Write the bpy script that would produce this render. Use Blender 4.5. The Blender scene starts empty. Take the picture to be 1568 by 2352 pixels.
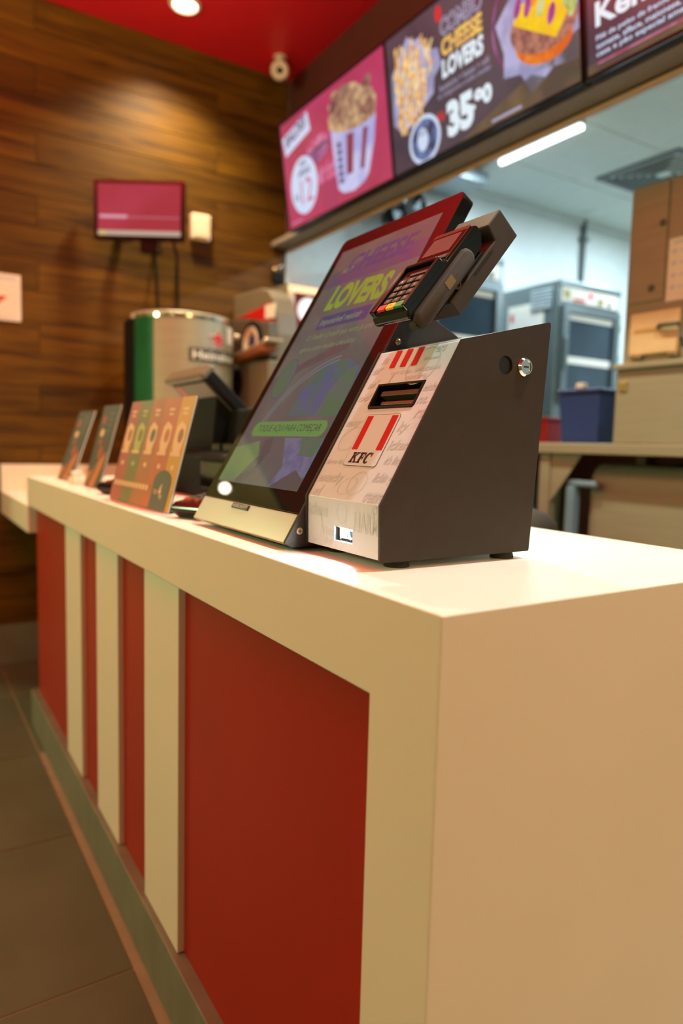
import bpy, bmesh, math, random
from mathutils import Vector, Matrix
random.seed(7)
S = bpy.context.scene
COL = S.collection

# ------------------------------------------------------------------ camera, world, lights, exposure
cam_d = bpy.data.cameras.new('camera'); cam = bpy.data.objects.new('camera', cam_d); COL.objects.link(cam)
S.camera = cam
cam_d.sensor_fit = 'VERTICAL'; cam_d.sensor_height = 36.0; cam_d.sensor_width = 24.0
cam_d.lens = 1607.16 / 2352 * 36.0
cam_d.clip_start = 0.02; cam_d.clip_end = 60
YAW, PITCH, ROLL = -0.565316, -0.0969217, 0.0257072
fw = Vector((math.cos(YAW)*math.cos(PITCH), math.sin(YAW)*math.cos(PITCH), math.sin(PITCH)))
rt = Vector((math.sin(YAW), -math.cos(YAW), 0)); up = rt.cross(fw)
cr, sr = math.cos(ROLL), math.sin(ROLL)
rt, up = cr*rt + sr*up, -sr*rt + cr*up
cam.matrix_world = Matrix(((rt.x, up.x, -fw.x, -0.480), (rt.y, up.y, -fw.y, 0.416), (rt.z, up.z, -fw.z, 1.144), (0, 0, 0, 1)))
cam_d.dof.use_dof = True; cam_d.dof.focus_distance = 0.96; cam_d.dof.aperture_fstop = 2.2

w = bpy.data.worlds.new('world'); S.world = w; w.use_nodes = True
w.node_tree.nodes['Background'].inputs[0].default_value = (0.9, 0.8, 0.6, 1)
w.node_tree.nodes['Background'].inputs[1].default_value = 0.05
S.view_settings.view_transform = 'Standard'; S.view_settings.look = 'None'
S.view_settings.gamma = 1; S.view_settings.use_curve_mapping = False
S.view_settings.exposure = 0.0

def light(name, kind, loc, power, col, size=0.1, target=None, spot=120, size_y=None, blend=0.6):
    d = bpy.data.lights.new(name, kind); d.energy = power; d.color = col
    if kind == 'AREA':
        d.size = size
        if size_y: d.shape = 'RECTANGLE'; d.size_y = size_y
        else: d.shape = 'DISK'
    else: d.shadow_soft_size = size
    if kind == 'SPOT': d.spot_size = math.radians(spot); d.spot_blend = blend
    o = bpy.data.objects.new(name, d); COL.objects.link(o); o.location = loc
    t = Vector(target) if target else Vector((loc[0], loc[1], loc[2]-1))
    o.rotation_euler = (t - Vector(loc)).to_track_quat('-Z', 'Y').to_euler()
    return o
# recessed ceiling downlights over the counter and the staff aisle
for x, p, c_ in ((2.951, 150, (1.0, 0.82, 0.5)), (1.45, 140, (0.95, 1.0, 0.64)), (-0.05, 180, (0.88, 1.0, 0.92)), (-1.2, 48, (1.0, 0.62, 0.43))):
    light('downlight_lamp', 'SPOT', (x, -0.805, 3.18), p, c_, 0.05, spot=125, blend=0.9)
# added dining-side fills, wall-side lamp and an added uplight washing the red ceiling
light('dining_fill_light', 'POINT', (1.5, 2.6, 2.1), 92, (0.62, 1.0, 0.50), 0.18)
light('dining_fill_light', 'POINT', (-1.6, 2.6, 2.2), 27, (0.79, 1.0, 0.5), 0.18)
light('dining_lamp', 'AREA', (-2.6, -0.6, 3.0), 46, (1.0, 0.62, 0.24), 0.8, target=(0, -0.4, 0.6))
light('ceiling_fill_light', 'AREA', (1.7, 0.75, 2.72), 70, (1.0, 0.62, 0.48), 1.4, target=(1.7, 0.75, 3.2))
light('foyer_lamp', 'AREA', (5.2, 2.4, 2.75), 85, (0.8, 1.0, 0.55), 1.2, target=(5.2, 2.4, 0))
# kitchen tubes
for x, y in ((2.49, -2.75), (0.3, -2.75), (0.9, -4.6), (2.2, -4.3)):
    light('kitchen_tube_lamp', 'AREA', (x, y, 2.87), 52, (0.72, 0.89, 1.0), 0.6, size_y=0.06)
# scanner light inside the printer box window
light('scanner_lamp', 'AREA', (0.292, -0.0875, 1.026), 1.3, (0.92, 0.97, 1.0), 0.02, target=(0.36, 0.02, 0.985), size_y=0.012)

# ------------------------------------------------------------------ materials
def lin(c):
    return tuple((v/255/12.92 if v/255 <= 0.04045 else ((v/255+0.055)/1.055)**2.4) for v in c)
def pmat(name, rgb, rough=0.5, metal=0.0, var=0.06, scale=12.0, bump=0.0, bscale=80.0, spec=0.5, coat=0.0, stretch=None, alpha=1.0, trans=0.0):
    m = bpy.data.materials.new(name); m.use_nodes = True
    nt = m.node_tree; b = nt.nodes['Principled BSDF']
    c = lin(rgb)
    tc = nt.nodes.new('ShaderNodeTexCoord'); mp = nt.nodes.new('ShaderNodeMapping')
    nt.links.new(tc.outputs['Object'], mp.inputs['Vector'])
    if stretch: mp.inputs['Scale'].default_value = stretch
    n = nt.nodes.new('ShaderNodeTexNoise'); n.inputs['Scale'].default_value = scale; n.inputs['Detail'].default_value = 4
    nt.links.new(mp.outputs[0], n.inputs['Vector'])
    r = nt.nodes.new('ShaderNodeValToRGB')
    r.color_ramp.elements[0].position = 0.3; r.color_ramp.elements[1].position = 0.7
    r.color_ramp.elements[0].color = tuple(v*(1-var) for v in c)+(1,); r.color_ramp.elements[1].color = tuple(min(1, v*(1+var)) for v in c)+(1,)
    nt.links.new(n.outputs['Fac'], r.inputs['Fac']); nt.links.new(r.outputs['Color'], b.inputs['Base Color'])
    b.inputs['Roughness'].default_value = rough; b.inputs['Metallic'].default_value = metal
    b.inputs['Specular IOR Level'].default_value = spec; b.inputs['Coat Weight'].default_value = coat
    b.inputs['Alpha'].default_value = alpha; b.inputs['Transmission Weight'].default_value = trans
    if bump:
        n2 = nt.nodes.new('ShaderNodeTexNoise'); n2.inputs['Scale'].default_value = bscale; n2.inputs['Detail'].default_value = 3
        nt.links.new(mp.outputs[0], n2.inputs['Vector'])
        bn = nt.nodes.new('ShaderNodeBump'); bn.inputs['Strength'].default_value = bump; bn.inputs['Distance'].default_value = 0.002
        nt.links.new(n2.outputs['Fac'], bn.inputs['Height']); nt.links.new(bn.outputs[0], b.inputs['Normal'])
    return m
def emat(name, rgb, strength=1.0, rgb2=None, scale=30.0, gloss=False, lo=0.4, hi=0.6):
    """light-giving surface (screen picture element, lamp)"""
    m = bpy.data.materials.new(name); m.use_nodes = True
    nt = m.node_tree; b = nt.nodes['Principled BSDF']
    b.inputs['Base Color'].default_value = (0.01, 0.01, 0.01, 1); b.inputs['Roughness'].default_value = 0.02 if gloss else 0.5
    b.inputs['Specular IOR Level'].default_value = 0.5 if gloss else 0.1
    b.inputs['Emission Strength'].default_value = strength
    if rgb2:
        tc = nt.nodes.new('ShaderNodeTexCoord'); n = nt.nodes.new('ShaderNodeTexNoise')
        n.inputs['Scale'].default_value = scale; n.inputs['Detail'].default_value = 3
        nt.links.new(tc.outputs['Object'], n.inputs['Vector'])
        r = nt.nodes.new('ShaderNodeValToRGB'); r.color_ramp.elements[0].position = lo; r.color_ramp.elements[1].position = hi
        r.color_ramp.elements[0].color = lin(rgb)+(1,); r.color_ramp.elements[1].color = lin(rgb2)+(1,)
        nt.links.new(n.outputs['Fac'], r.inputs['Fac']); nt.links.new(r.outputs['Color'], b.inputs['Emission Color'])
    else:
        b.inputs['Emission Color'].default_value = lin(rgb)+(1,)
    return m
def glassmat(name, rgb=(235, 240, 238)):
    m = bpy.data.materials.new(name); m.use_nodes = True
    b = m.node_tree.nodes['Principled BSDF']
    b.inputs['Base Color'].default_value = lin(rgb)+(1,); b.inputs['Roughness'].default_value = 0.05
    b.inputs['Transmission Weight'].default_value = 1.0; b.inputs['IOR'].default_value = 1.3
    return m
def woodmat(name):
    m = bpy.data.materials.new(name); m.use_nodes = True
    nt = m.node_tree; b = nt.nodes['Principled BSDF']
    tc = nt.nodes.new('ShaderNodeTexCoord'); oi = nt.nodes.new('ShaderNodeObjectInfo')
    ad = nt.nodes.new('ShaderNodeVectorMath'); ad.operation = 'ADD'
    sc = nt.nodes.new('ShaderNodeVectorMath'); sc.operation = 'SCALE'; sc.inputs[0].default_value = (3.1, 7.7, 5.3)
    nt.links.new(oi.outputs['Random'], sc.inputs['Scale'])
    nt.links.new(tc.outputs['Object'], ad.inputs[0]); nt.links.new(sc.outputs[0], ad.inputs[1])
    mp = nt.nodes.new('ShaderNodeMapping'); mp.inputs['Scale'].default_value = (1.0, 1.3, 15.0)
    nt.links.new(ad.outputs[0], mp.inputs['Vector'])
    n = nt.nodes.new('ShaderNodeTexNoise'); n.inputs['Scale'].default_value = 1.6; n.inputs['Detail'].default_value = 6; n.inputs['Distortion'].default_value = 0.6
    nt.links.new(mp.outputs[0], n.inputs['Vector'])
    r = nt.nodes.new('ShaderNodeValToRGB'); e = r.color_ramp.elements
    e[0].position = 0.22; e[0].color = lin((42, 20, 3))+(1,); e[1].position = 0.8; e[1].color = lin((116, 80, 12))+(1,)
    k = e.new(0.48); k.color = lin((92, 61, 7))+(1,)
    nt.links.new(n.outputs['Fac'], r.inputs['Fac'])
    hs = nt.nodes.new('ShaderNodeHueSaturation')
    mr = nt.nodes.new('ShaderNodeMapRange'); mr.inputs['To Min'].default_value = 0.7; mr.inputs['To Max'].default_value = 1.2
    nt.links.new(oi.outputs['Random'], mr.inputs['Value']); nt.links.new(mr.outputs[0], hs.inputs['Value'])
    nt.links.new(r.outputs['Color'], hs.inputs['Color']); nt.links.new(hs.outputs[0], b.inputs['Base Color'])
    b.inputs['Roughness'].default_value = 0.5; b.inputs['Specular IOR Level'].default_value = 0.22
    return m

M = {}
M['solid'] = pmat('white_solid_surface', (236, 226, 208), 0.42, var=0.015, scale=5)
M['red'] = pmat('red_laminate', (164, 36, 14), 0.4, var=0.04, scale=3, spec=0.2)
M['skirt'] = pmat('grey_stone_skirting', (119, 121, 104), 0.5, var=0.12, scale=6, stretch=(3, 1, 1))
M['tile'] = pmat('grey_floor_tile', (86, 97, 76), 0.5, var=0.14, scale=4, bump=0.2, bscale=60)
M['grout'] = pmat('floor_grout', (146, 142, 116), 0.8, var=0.1)
M['wood'] = woodmat('wood_plank')
M['redceil'] = pmat('red_ceiling_paint', (232, 28, 42), 0.45, var=0.03)
M['beam'] = pmat('grey_brown_beam', (136, 124, 110), 0.55, var=0.05)
M['brown'] = pmat('dark_brown_panel', (92, 52, 44), 0.5, var=0.06)
M['wallwarm'] = pmat('warm_plaster', (214, 196, 156), 0.7, var=0.04)
M['wallwhite'] = pmat('white_kitchen_wall', (216, 224, 222), 0.5, var=0.03)
M['ceilwhite'] = pmat('white_ceiling_panel', (205, 214, 210), 0.7, var=0.03)
M['steel'] = pmat('brushed_stainless', (150, 142, 118), 0.48, 0.25, var=0.08, scale=9, stretch=(0.4, 0.4, 12))
M['steelcool'] = pmat('cool_stainless', (122, 132, 134), 0.35, 0.7, var=0.07, scale=9)
M['palesteel'] = pmat('pale_steel', (196, 208, 212), 0.3, 0.4, var=0.04)
M['bluesteel'] = pmat('pale_blue_steel', (120, 150, 170), 0.45, 0.3, var=0.06)
M['chrome'] = pmat('polished_chrome', (225, 220, 210), 0.12, 1.0, var=0.02)
M['silver'] = pmat('silver_painted_trim', (186, 172, 152), 0.32, 0.35, var=0.02)
M['black'] = pmat('black_powder_coat', (42, 37, 32), 0.5, var=0.08, scale=60, bump=0.15, bscale=900, spec=0.35)
M['darkbox'] = pmat('dark_brown_powder_coat', (54, 45, 36), 0.55, var=0.07, scale=40, bump=0.25, bscale=1400, spec=0.3)
M['blackgloss'] = pmat('black_gloss_plastic', (20, 19, 18), 0.14, var=0.1)
M['blackmatt'] = pmat('black_matt_plastic', (18, 16, 14), 0.6, var=0.1, bump=0.1, bscale=500, spec=0.2)
M['glass_black'] = pmat('black_screen_glass', (22, 20, 18), 0.02, var=0.05, spec=0.5)
M['rubber'] = pmat('grey_rubber', (56, 47, 39), 0.75, var=0.08, bump=0.2, bscale=700)
M['rubberdark'] = pmat('dark_rubber_foot', (46, 42, 34), 0.75, var=0.08)
M['vinyl'] = pmat('white_printed_vinyl', (214, 222, 234), 0.3, var=0.01)
M['inkgrey'] = pmat('grey_print', (200, 204, 212), 0.35, var=0.04)
M['inkline'] = pmat('fine_grey_print', (202, 208, 218), 0.35, var=0.04)
M['inkred'] = pmat('red_print', (200, 34, 30), 0.32, var=0.03)
M['inkblack'] = pmat('black_print', (30, 28, 26), 0.4, var=0.05)
M['paper'] = pmat('white_paper', (232, 226, 212), 0.8, var=0.03)
M['keygrey'] = pmat('grey_key', (52, 46, 40), 0.5, var=0.05)
M['keyink'] = pmat('key_legend', (196, 188, 170), 0.5, var=0.02)
M['keyred'] = pmat('red_key', (206, 44, 36), 0.35, var=0.03)
M['keyyellow'] = pmat('yellow_key', (240, 206, 20), 0.35, var=0.03)
M['keygreen'] = pmat('green_key', (30, 150, 70), 0.35, var=0.03)
M['brass'] = pmat('brass_screw', (190, 160, 100), 0.3, 0.8, var=0.05)
M['green'] = pmat('dark_green_wrap', (8, 94, 54), 0.25, var=0.12, scale=8)
M['greybody'] = pmat('warm_grey_plastic', (118, 110, 90), 0.42, var=0.05)
M['greydark'] = pmat('dark_grey_plastic', (84, 78, 66), 0.4, var=0.08)
M['bin'] = pmat('navy_plastic', (30, 52, 109), 0.45, var=0.1, scale=6)
M['redcrate'] = pmat('red_plastic', (160, 30, 40), 0.45, var=0.06)
M['ovenglass'] = pmat('dark_oven_glass', (50, 66, 78), 0.1, var=0.2, scale=3, spec=0.6)
M['camwhite'] = pmat('ivory_plastic', (240, 226, 200), 0.4, var=0.02)
M['acrylic'] = glassmat('clear_acrylic')
M['vent'] = pmat('grey_vent_metal', (96, 104, 104), 0.5, 0.3, var=0.06)

# ------------------------------------------------------------------ mesh helpers
class Fr:
    """a flat frame: origin, right, up and outward normal"""
    def __init__(s, o, r, u, k=1.0):
        s.k = k; s.o = Vector(o); s.r = Vector(r).normalized(); s.u = Vector(u).normalized(); s.n = s.r.cross(s.u)
    def p(s, a, b, c=0.0): return s.o + s.r*(a*s.k) + s.u*(b*s.k) + s.n*c

_txt = {}
def text2d(s, bold=0.0, shear=0.0):
    k = (s, bold, shear)
    if k in _txt: return _txt[k]
    for bo in (bold, bold*0.8, bold*0.6, bold*0.35, 0.0):      # a heavy outline offset can break a glyph: fall back to a lighter one
        cu = bpy.data.curves.new('lettering', 'FONT'); cu.body = s; cu.offset = bo; cu.shear = shear; cu.resolution_u = 3
        cu.fill_mode = 'FRONT'
        o = bpy.data.objects.new('lettering', cu); me = o.to_mesh()
        vs = [(v.co.x, v.co.y) for v in me.vertices]; fs = [list(p.vertices) for p in me.polygons]
        o.to_mesh_clear(); bpy.data.objects.remove(o); bpy.data.curves.remove(cu)
        if max(v[1] for v in vs) < 1.1 and min(v[1] for v in vs) > -0.5 and max(v[0] for v in vs) < len(s)*1.1+0.5 and min(v[0] for v in vs) > -0.5: break
    x0 = min(v[0] for v in vs); x1 = max(v[0] for v in vs); y0 = min(v[1] for v in vs); y1 = max(v[1] for v in vs)
    vs = [((v[0]-x0)/(x1-x0), (v[1]-y0)/(y1-y0)) for v in vs]
    _txt[k] = (vs, fs); return _txt[k]

class MB:
    def __init__(s): s.v = []; s.f = []; s.mi = []; s.mats = []
    def _m(s, m):
        if m is None: return 0
        if m not in s.mats: s.mats.append(m)
        return s.mats.index(m)
    def raw(s, vs, fs, m=None):
        k = len(s.v); s.v += [Vector(v) for v in vs]; i = s._m(m)
        for f in fs: s.f.append([k+j for j in f]); s.mi.append(i)
        return s
    def box(s, x0, x1, y0, y1, z0, z1, m=None):
        x0, x1 = sorted((x0, x1)); y0, y1 = sorted((y0, y1)); z0, z1 = sorted((z0, z1))
        return s.raw([(x0,y0,z0),(x1,y0,z0),(x1,y1,z0),(x0,y1,z0),(x0,y0,z1),(x1,y0,z1),(x1,y1,z1),(x0,y1,z1)],
                     [(0,3,2,1),(4,5,6,7),(0,1,5,4),(1,2,6,5),(2,3,7,6),(3,0,4,7)], m)
    def loft(s, a, b, m=None, caps=True):
        n = len(a); fs = [(i, (i+1) % n, n+(i+1) % n, n+i) for i in range(n)]
        if caps: fs += [list(range(n))[::-1], list(range(n, 2*n))]
        return s.raw(list(a)+list(b), fs, m)
    def rings(s, rs, m=None, caps=True):
        n = len(rs[0]); vs = [v for r in rs for v in r]; fs = []
        for k in range(len(rs)-1):
            for i in range(n): fs.append((k*n+i, k*n+(i+1) % n, (k+1)*n+(i+1) % n, (k+1)*n+i))
        if caps: fs += [list(range(n))[::-1], list(range((len(rs)-1)*n, len(rs)*n))]
        return s.raw(vs, fs, m)
    def xprism(s, prof, x0, x1, m=None):      # profile in (y, z) swept along x
        return s.loft([(x0, y, z) for y, z in prof], [(x1, y, z) for y, z in prof], m)
    def yprism(s, prof, y0, y1, m=None):
        return s.loft([(x, y0, z) for x, z in prof], [(x, y1, z) for x, z in prof], m)
    def lathe(s, F, prof, seg=24, m=None):    # profile of (radius, height along the frame normal)
        rs = [[F.p(r*math.cos(2*math.pi*i/seg), r*math.sin(2*math.pi*i/seg), h) for i in range(seg)] for r, h in prof]
        return s.rings(rs, m)
    def tube(s, pts, r, seg=8, m=None):
        pts = [Vector(p) for p in pts]; rs = []
        for i, p in enumerate(pts):
            d = (pts[min(i+1, len(pts)-1)]-pts[max(i-1, 0)]).normalized()
            a = d.cross(Vector((0, 0, 1)) if abs(d.z) < 0.9 else Vector((1, 0, 0))).normalized(); b = d.cross(a)
            rs.append([p + a*r*math.cos(2*math.pi*k/seg) + b*r*math.sin(2*math.pi*k/seg) for k in range(seg)])
        return s.rings(rs, m)
    def fbox(s, F, a0, a1, b0, b1, c0, c1, m=None):
        q = [(a0,b0),(a1,b0),(a1,b1),(a0,b1)]
        return s.loft([F.p(a, b, c0) for a, b in q], [F.p(a, b, c1) for a, b in q], m)
    def fprism(s, F, poly, c0, c1, m=None):
        return s.loft([F.p(a, b, c0) for a, b in poly], [F.p(a, b, c1) for a, b in poly], m)
    def fpoly(s, F, poly, c, m=None):
        return s.raw([F.p(a, b, c) for a, b in poly], [list(range(len(poly)))], m)
    def frect(s, F, a0, a1, b0, b1, c, m=None): return s.fpoly(F, [(a0,b0),(a1,b0),(a1,b1),(a0,b1)], c, m)
    def fell(s, F, a, b, ra, rb, c, m=None, seg=28, rot=0.0):
        return s.fpoly(F, ell(a, b, ra, rb, seg, rot), c, m)
    def fring(s, F, outer, inner, c, m=None):
        n = len(outer)
        return s.raw([F.p(a, b, c) for a, b in outer]+[F.p(a, b, c) for a, b in inner], [(i, (i+1) % n, n+(i+1) % n, n+i) for i in range(n)], m)
    def ftext(s, F, t, a0, b0, w, h, c, m=None, bold=0.0, shear=0.0, slope=0.0):
        vs, fs = text2d(t, bold, shear)
        return s.raw([F.p(a0+x*w, b0+y*h+slope*x*w, c) for x, y in vs], fs, m)
    def build(s, name, mat=None, parent=None, bevel=0.0, seg=2, smooth=False, angle=40):
        o0 = WL.get(parent.name, Vector((0, 0, 0))) if parent else Vector((0, 0, 0))
        me = bpy.data.meshes.new(name); me.from_pydata([tuple(v-o0) for v in s.v], [], s.f)
        mats = s.mats if s.mats else [mat]
        for m in mats: me.materials.append(m)
        if s.mats:
            for p, i in zip(me.polygons, s.mi): p.material_index = i
        bm = bmesh.new(); bm.from_mesh(me); bmesh.ops.recalc_face_normals(bm, faces=bm.faces) if s.solid() else None
        bm.to_mesh(me); bm.free()
        o = bpy.data.objects.new(name, me); COL.objects.link(o)
        if parent: o.parent = parent
        WL[o.name] = o0.copy()
        if smooth:
            for p in me.polygons: p.use_smooth = True
            me.set_sharp_from_angle(angle=math.radians(angle))
        if bevel:
            bv = o.modifiers.new('bevel', 'BEVEL'); bv.width = bevel; bv.segments = seg; bv.limit_method = 'ANGLE'; bv.angle_limit = math.radians(35)
            bv.harden_normals = False
        return o
    def solid(s): return not getattr(s, 'flat', False)
def flat():
    b = MB(); b.flat = True; return b
WL = {}
def ell(a, b, ra, rb, seg=28, rot=0.0):
    cr_, sr_ = math.cos(rot), math.sin(rot); out = []
    for i in range(seg):
        x = ra*math.cos(2*math.pi*i/seg); y = rb*math.sin(2*math.pi*i/seg)
        out.append((a+x*cr_-y*sr_, b+x*sr_+y*cr_))
    return out
def rrect(a0, a1, b0, b1, r, seg=5):
    out = []
    for cx, cy, t in ((a1-r, b1-r, 0), (a0+r, b1-r, 90), (a0+r, b0+r, 180), (a1-r, b0+r, 270)):
        for i in range(seg+1):
            g = math.radians(t+90*i/seg); out.append((cx+r*math.cos(g), cy+r*math.sin(g)))
    return out
def thing(name, label, cat, loc, group=None):
    o = bpy.data.objects.new(name, None); COL.objects.link(o); o.location = loc; o.empty_display_size = 0.05
    o['label'] = label; o['category'] = cat
    if group: o['group'] = group
    WL[o.name] = Vector(loc); return o
def tag(o, label, cat, group=None):
    o['label'] = label; o['category'] = cat
    if group: o['group'] = group
    return o
def struct(o): o['kind'] = 'structure'; return o
def cut(o, cutter):
    """subtract a builder's shape from a finished mesh object (baked)"""
    c = cutter.build('cutter', None, None)
    c.location = -WL[o.name]
    md = o.modifiers.new('cut', 'BOOLEAN'); md.operation = 'DIFFERENCE'; md.solver = 'EXACT'; md.object = c
    par = o.parent; o.parent = None
    bpy.context.view_layer.update()
    dg = bpy.context.evaluated_depsgraph_get()
    me = bpy.data.meshes.new_from_object(o.evaluated_get(dg)); o.modifiers.clear(); o.data = me; o.parent = par
    bpy.data.objects.remove(c)

X_, Y_, Z_ = Vector((1,0,0)), Vector((0,1,0)), Vector((0,0,1))
def up_frame(x, y, z): return Fr((x, y, z), (1,0,0), (0,1,0))

# ------------------------------------------------------------------ structure
XW, YB, ZC = 3.30, -1.55, 3.21
# floor with its tiles
flo = struct(MB().box(-5.2, 7.2, -6.2, 5.2, -0.12, -0.0025).build('floor', M['grout']))
tile_me = None
for i in range(-4, 4):
    for j in range(-2, 4):
        x0 = 0.945+0.6085*i; y0 = 0.018+0.6085*j
        x1 = min(x0+0.6045, XW-0.013); y1 = y0+0.6045
        if j < 0 and x1 < 2.4: continue
        if x1-x0 < 0.05: continue
        MB().box(x0, x1, y0, y1, -0.0025, random.uniform(-0.0008, 0.0)).build('tile', M['tile'], flo, bevel=0.0015, seg=1)
# far wall clad in wooden planks, pitch 0.15 m, staggered joints
wf = struct(MB().box(XW+0.006, XW+0.10, YB, 0.42, 0, ZC).box(XW+0.006, XW+0.10, 0.42, 5.1, 2.21, ZC).build('wall_far', M['brown']))
row = 0; z = ZC
while z > 0.21:
    z0 = max(z-0.151, 0.205)
    off = -0.19 if row % 2 == 0 else -1.115
    y = off + 1.85*2
    while y > YB:
        ya, yb = max(y-1.85, YB), min(y, 0.42)
        if yb-ya > 0.02:
            d = random.uniform(0, 0.0016)
            MB().box(XW-d, XW+0.008, ya+0.0012, yb-0.0012, z0+0.0015, z-0.0015).build('plank', M['wood'], wf, bevel=0.001, seg=1)
        y -= 1.85
    z = z0; row += 1
struct(MB().box(XW-0.012, XW+0.006, YB, 0.42, 0, 0.203).build('baseboard_far', M['skirt'], bevel=0.002))
struct(MB().box(-5.2, 7.2, YB, 5.2, ZC, ZC+0.1).build('ceiling', M['redceil']))
struct(MB().box(XW+0.1, 7.1, 0.42, 5.1, 2.8, 2.86).build('ceiling_foyer', M['wallwarm']))
# bulkhead above the kitchen opening
bh = struct(MB().box(-3.0, XW, YB-0.02, YB, 2.262, ZC+0.02).build('wall_bulkhead', M['brown'], bevel=0.002))
MB().box(-3.0, XW-0.002, YB+0.0005, -1.452, 2.2705, 2.300).build('ledge_board', M['beam'], bh, bevel=0.002)
MB().box(-3.0, XW-0.002, YB-0.02, YB+0.006, 2.254, 2.2615).build('edge_trim', pmat('tan_edge_trim', (206, 160, 112), 0.5), bh, bevel=0.001)
# dining side shell (behind and beside the camera) and the foyer past the far wall
struct(MB().box(-5.3, -5.2, YB, 5.2, 0, ZC).build('wall_near', M['wallwarm']))
struct(MB().box(-5.2, 7.2, 5.1, 5.2, 0, ZC).build('wall_left', M['wallwarm']))
struct(MB().box(7.1, 7.2, 0.42, 5.1, 0, ZC).build('wall_foyer', M['wallwarm']))
struct(MB().box(XW+0.1, 7.2, 0.32, 0.42, 0, ZC).build('wall_foyer_side', M['wallwarm']))
struct(MB().box(-5.2, -3.0, YB-0.1, YB, 0, ZC).build('wall_right', M['wallwarm']))
# kitchen shell
ZK = 2.91
struct(MB().box(XW, XW+0.1, -6.1, YB-0.0, 0, ZK+0.2).build('wall_kitchen', M['wallwhite']))
struct(MB().box(-3.1, XW, -6.2, -6.1, 0, ZK+0.2).build('wall_kitchen_right', M['wallwhite']))
struct(MB().box(-3.1, -3.0, -6.1, YB-0.1, 0, ZK+0.2).build('wall_kitchen_near', M['wallwhite']))
kc = struct(MB().box(-3.1, XW, -6.1, YB-0.02, ZK+0.012, ZK+0.1).build('ceiling_kitchen', M['vent']))
for i in range(0, 7):
    for j in range(0, 8):
        x1 = XW-0.51-0.605*(i-1); x0 = x1-0.60; x1 = min(x1, XW)
        y1 = -2.15-0.605*(j-1); y0 = y1-0.60; y1 = min(y1, YB-0.02)
        
        MB().box(x0, x1, y0, y1, ZK+random.uniform(-0.001, 0.001), ZK+0.013).build('ceiling_panel', M['ceilwhite'], kc, bevel=0.003, seg=1)
MB().box(XW-0.03, XW, -6.0, YB-0.02, ZK-0.035, ZK).build('edge_trim', M['wallwhite'], kc, bevel=0.003)

# ------------------------------------------------------------------ the counter
ct = thing('service_counter', 'long white solid-surface counter with recessed red front panels and white uprights', 'counter', (1.2, -0.3, 0))
L, D, HT = 2.44, 0.64, 0.99
b = MB(); b.yprism([(0, 0), (0.112, 0), (0.112, 0.88), (L, 0.88), (L, HT), (0, HT)], 0, -D)
b.build('countertop', M['solid'], ct, bevel=0.0022, seg=3)
MB().box(0.112, L-0.01, -0.045, -D+0.03, 0.142, 0.8797).build('core_panel', M['greydark'], ct)
for x0, x1 in ((0.1125, 0.76), (0.97, 1.19), (1.40, 1.595), (1.80, L-0.015)):
    MB().box(x0, x1, -0.045, -0.03, 0.142, 0.8797).build('red_panel', M['red'], ct, bevel=0.0006, seg=1)
for x0, x1 in ((0.76, 0.975), (1.19, 1.402), (1.593, 1.803)):
    MB().box(x0, x1, -0.0445, -0.0165, 0.1425, 0.8796).build('upright_strip', M['solid'], ct, bevel=0.0018, seg=2)
MB().box(0.113, 2.452, -0.06, -0.004, 0, 0.1415).build('skirting', M['skirt'], ct, bevel=0.0025)
# lower counter beyond it, against the wooden wall
lc = thing('side_counter', 'lower white counter shelf fixed against the wooden wall past the long counter', 'counter', (2.9, -0.4, 0))
MB().box(2.444, XW-0.014, -0.001, -0.905, 0.768, 0.876).build('countertop', M['solid'], lc, bevel=0.003)
MB().box(XW-0.034, XW-0.013, -0.002, -0.905, 0.8765, 1.004).build('backsplash', M['solid'], lc, bevel=0.002)
MB().box(2.7, XW-0.02, -0.30, -0.88, 0.0, 0.7675).build('base_cabinet', M['brown'], lc, bevel=0.003)
bc = thing('drinks_counter', 'stainless back counter under the grey drinks machine', 'counter', (2.5, -1.2, 0))
MB().box(2.2, XW-0.014, -0.915, -1.50, 0.836, 0.876).build('worktop', M['steel'], bc, bevel=0.003)
MB().box(2.24, XW-0.03, -0.96, -1.48, 0.0, 0.8355).build('base_cabinet', M['steel'], bc, bevel=0.003)

# ------------------------------------------------------------------ self-order kiosk
KX = 0.395; KW = 0.36; KH = 0.6326
F = Fr((KX+KW, -0.042, 1.0026), (-1, 0, 0), (0, -0.4995, 0.8663))
ks = thing('order_kiosk', 'tall slanted black touchscreen kiosk with silver lower strip on the counter', 'kiosk', (0.57, -0.2, 0.99))
o = MB().fprism(F, [(0, 0.0462), (KW, 0.0462)] + rrect(0, KW, 0.2, KH, 0.014)[:12], -0.024, 0).build('screen_housing', M['glass_black'], ks, bevel=0.0012)
MB().fprism(F, [(0.001, 0.0), (KW-0.001, 0.0), (KW-0.001, 0.0457), (0.001, 0.0457)], -0.012, -0.0008).build('silver_strip', M['silver'], ks, bevel=0.0008)
nb = MB(); nb.fprism(F, rrect(0.1375, 0.2005, 0.0345, 0.0435, 0.0012, 2), -0.0008, 0.0012)
np_ = nb.build('nameplate', M['inkblack'], ks)
fl = flat(); fl.ftext(F, 'VIDEOSOFT', 0.1395, 0.0362, 0.059, 0.0056, 0.0015, M['keyink'], bold=0.02); fl.build('nameplate_lettering', M['keyink'], np_)
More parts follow.
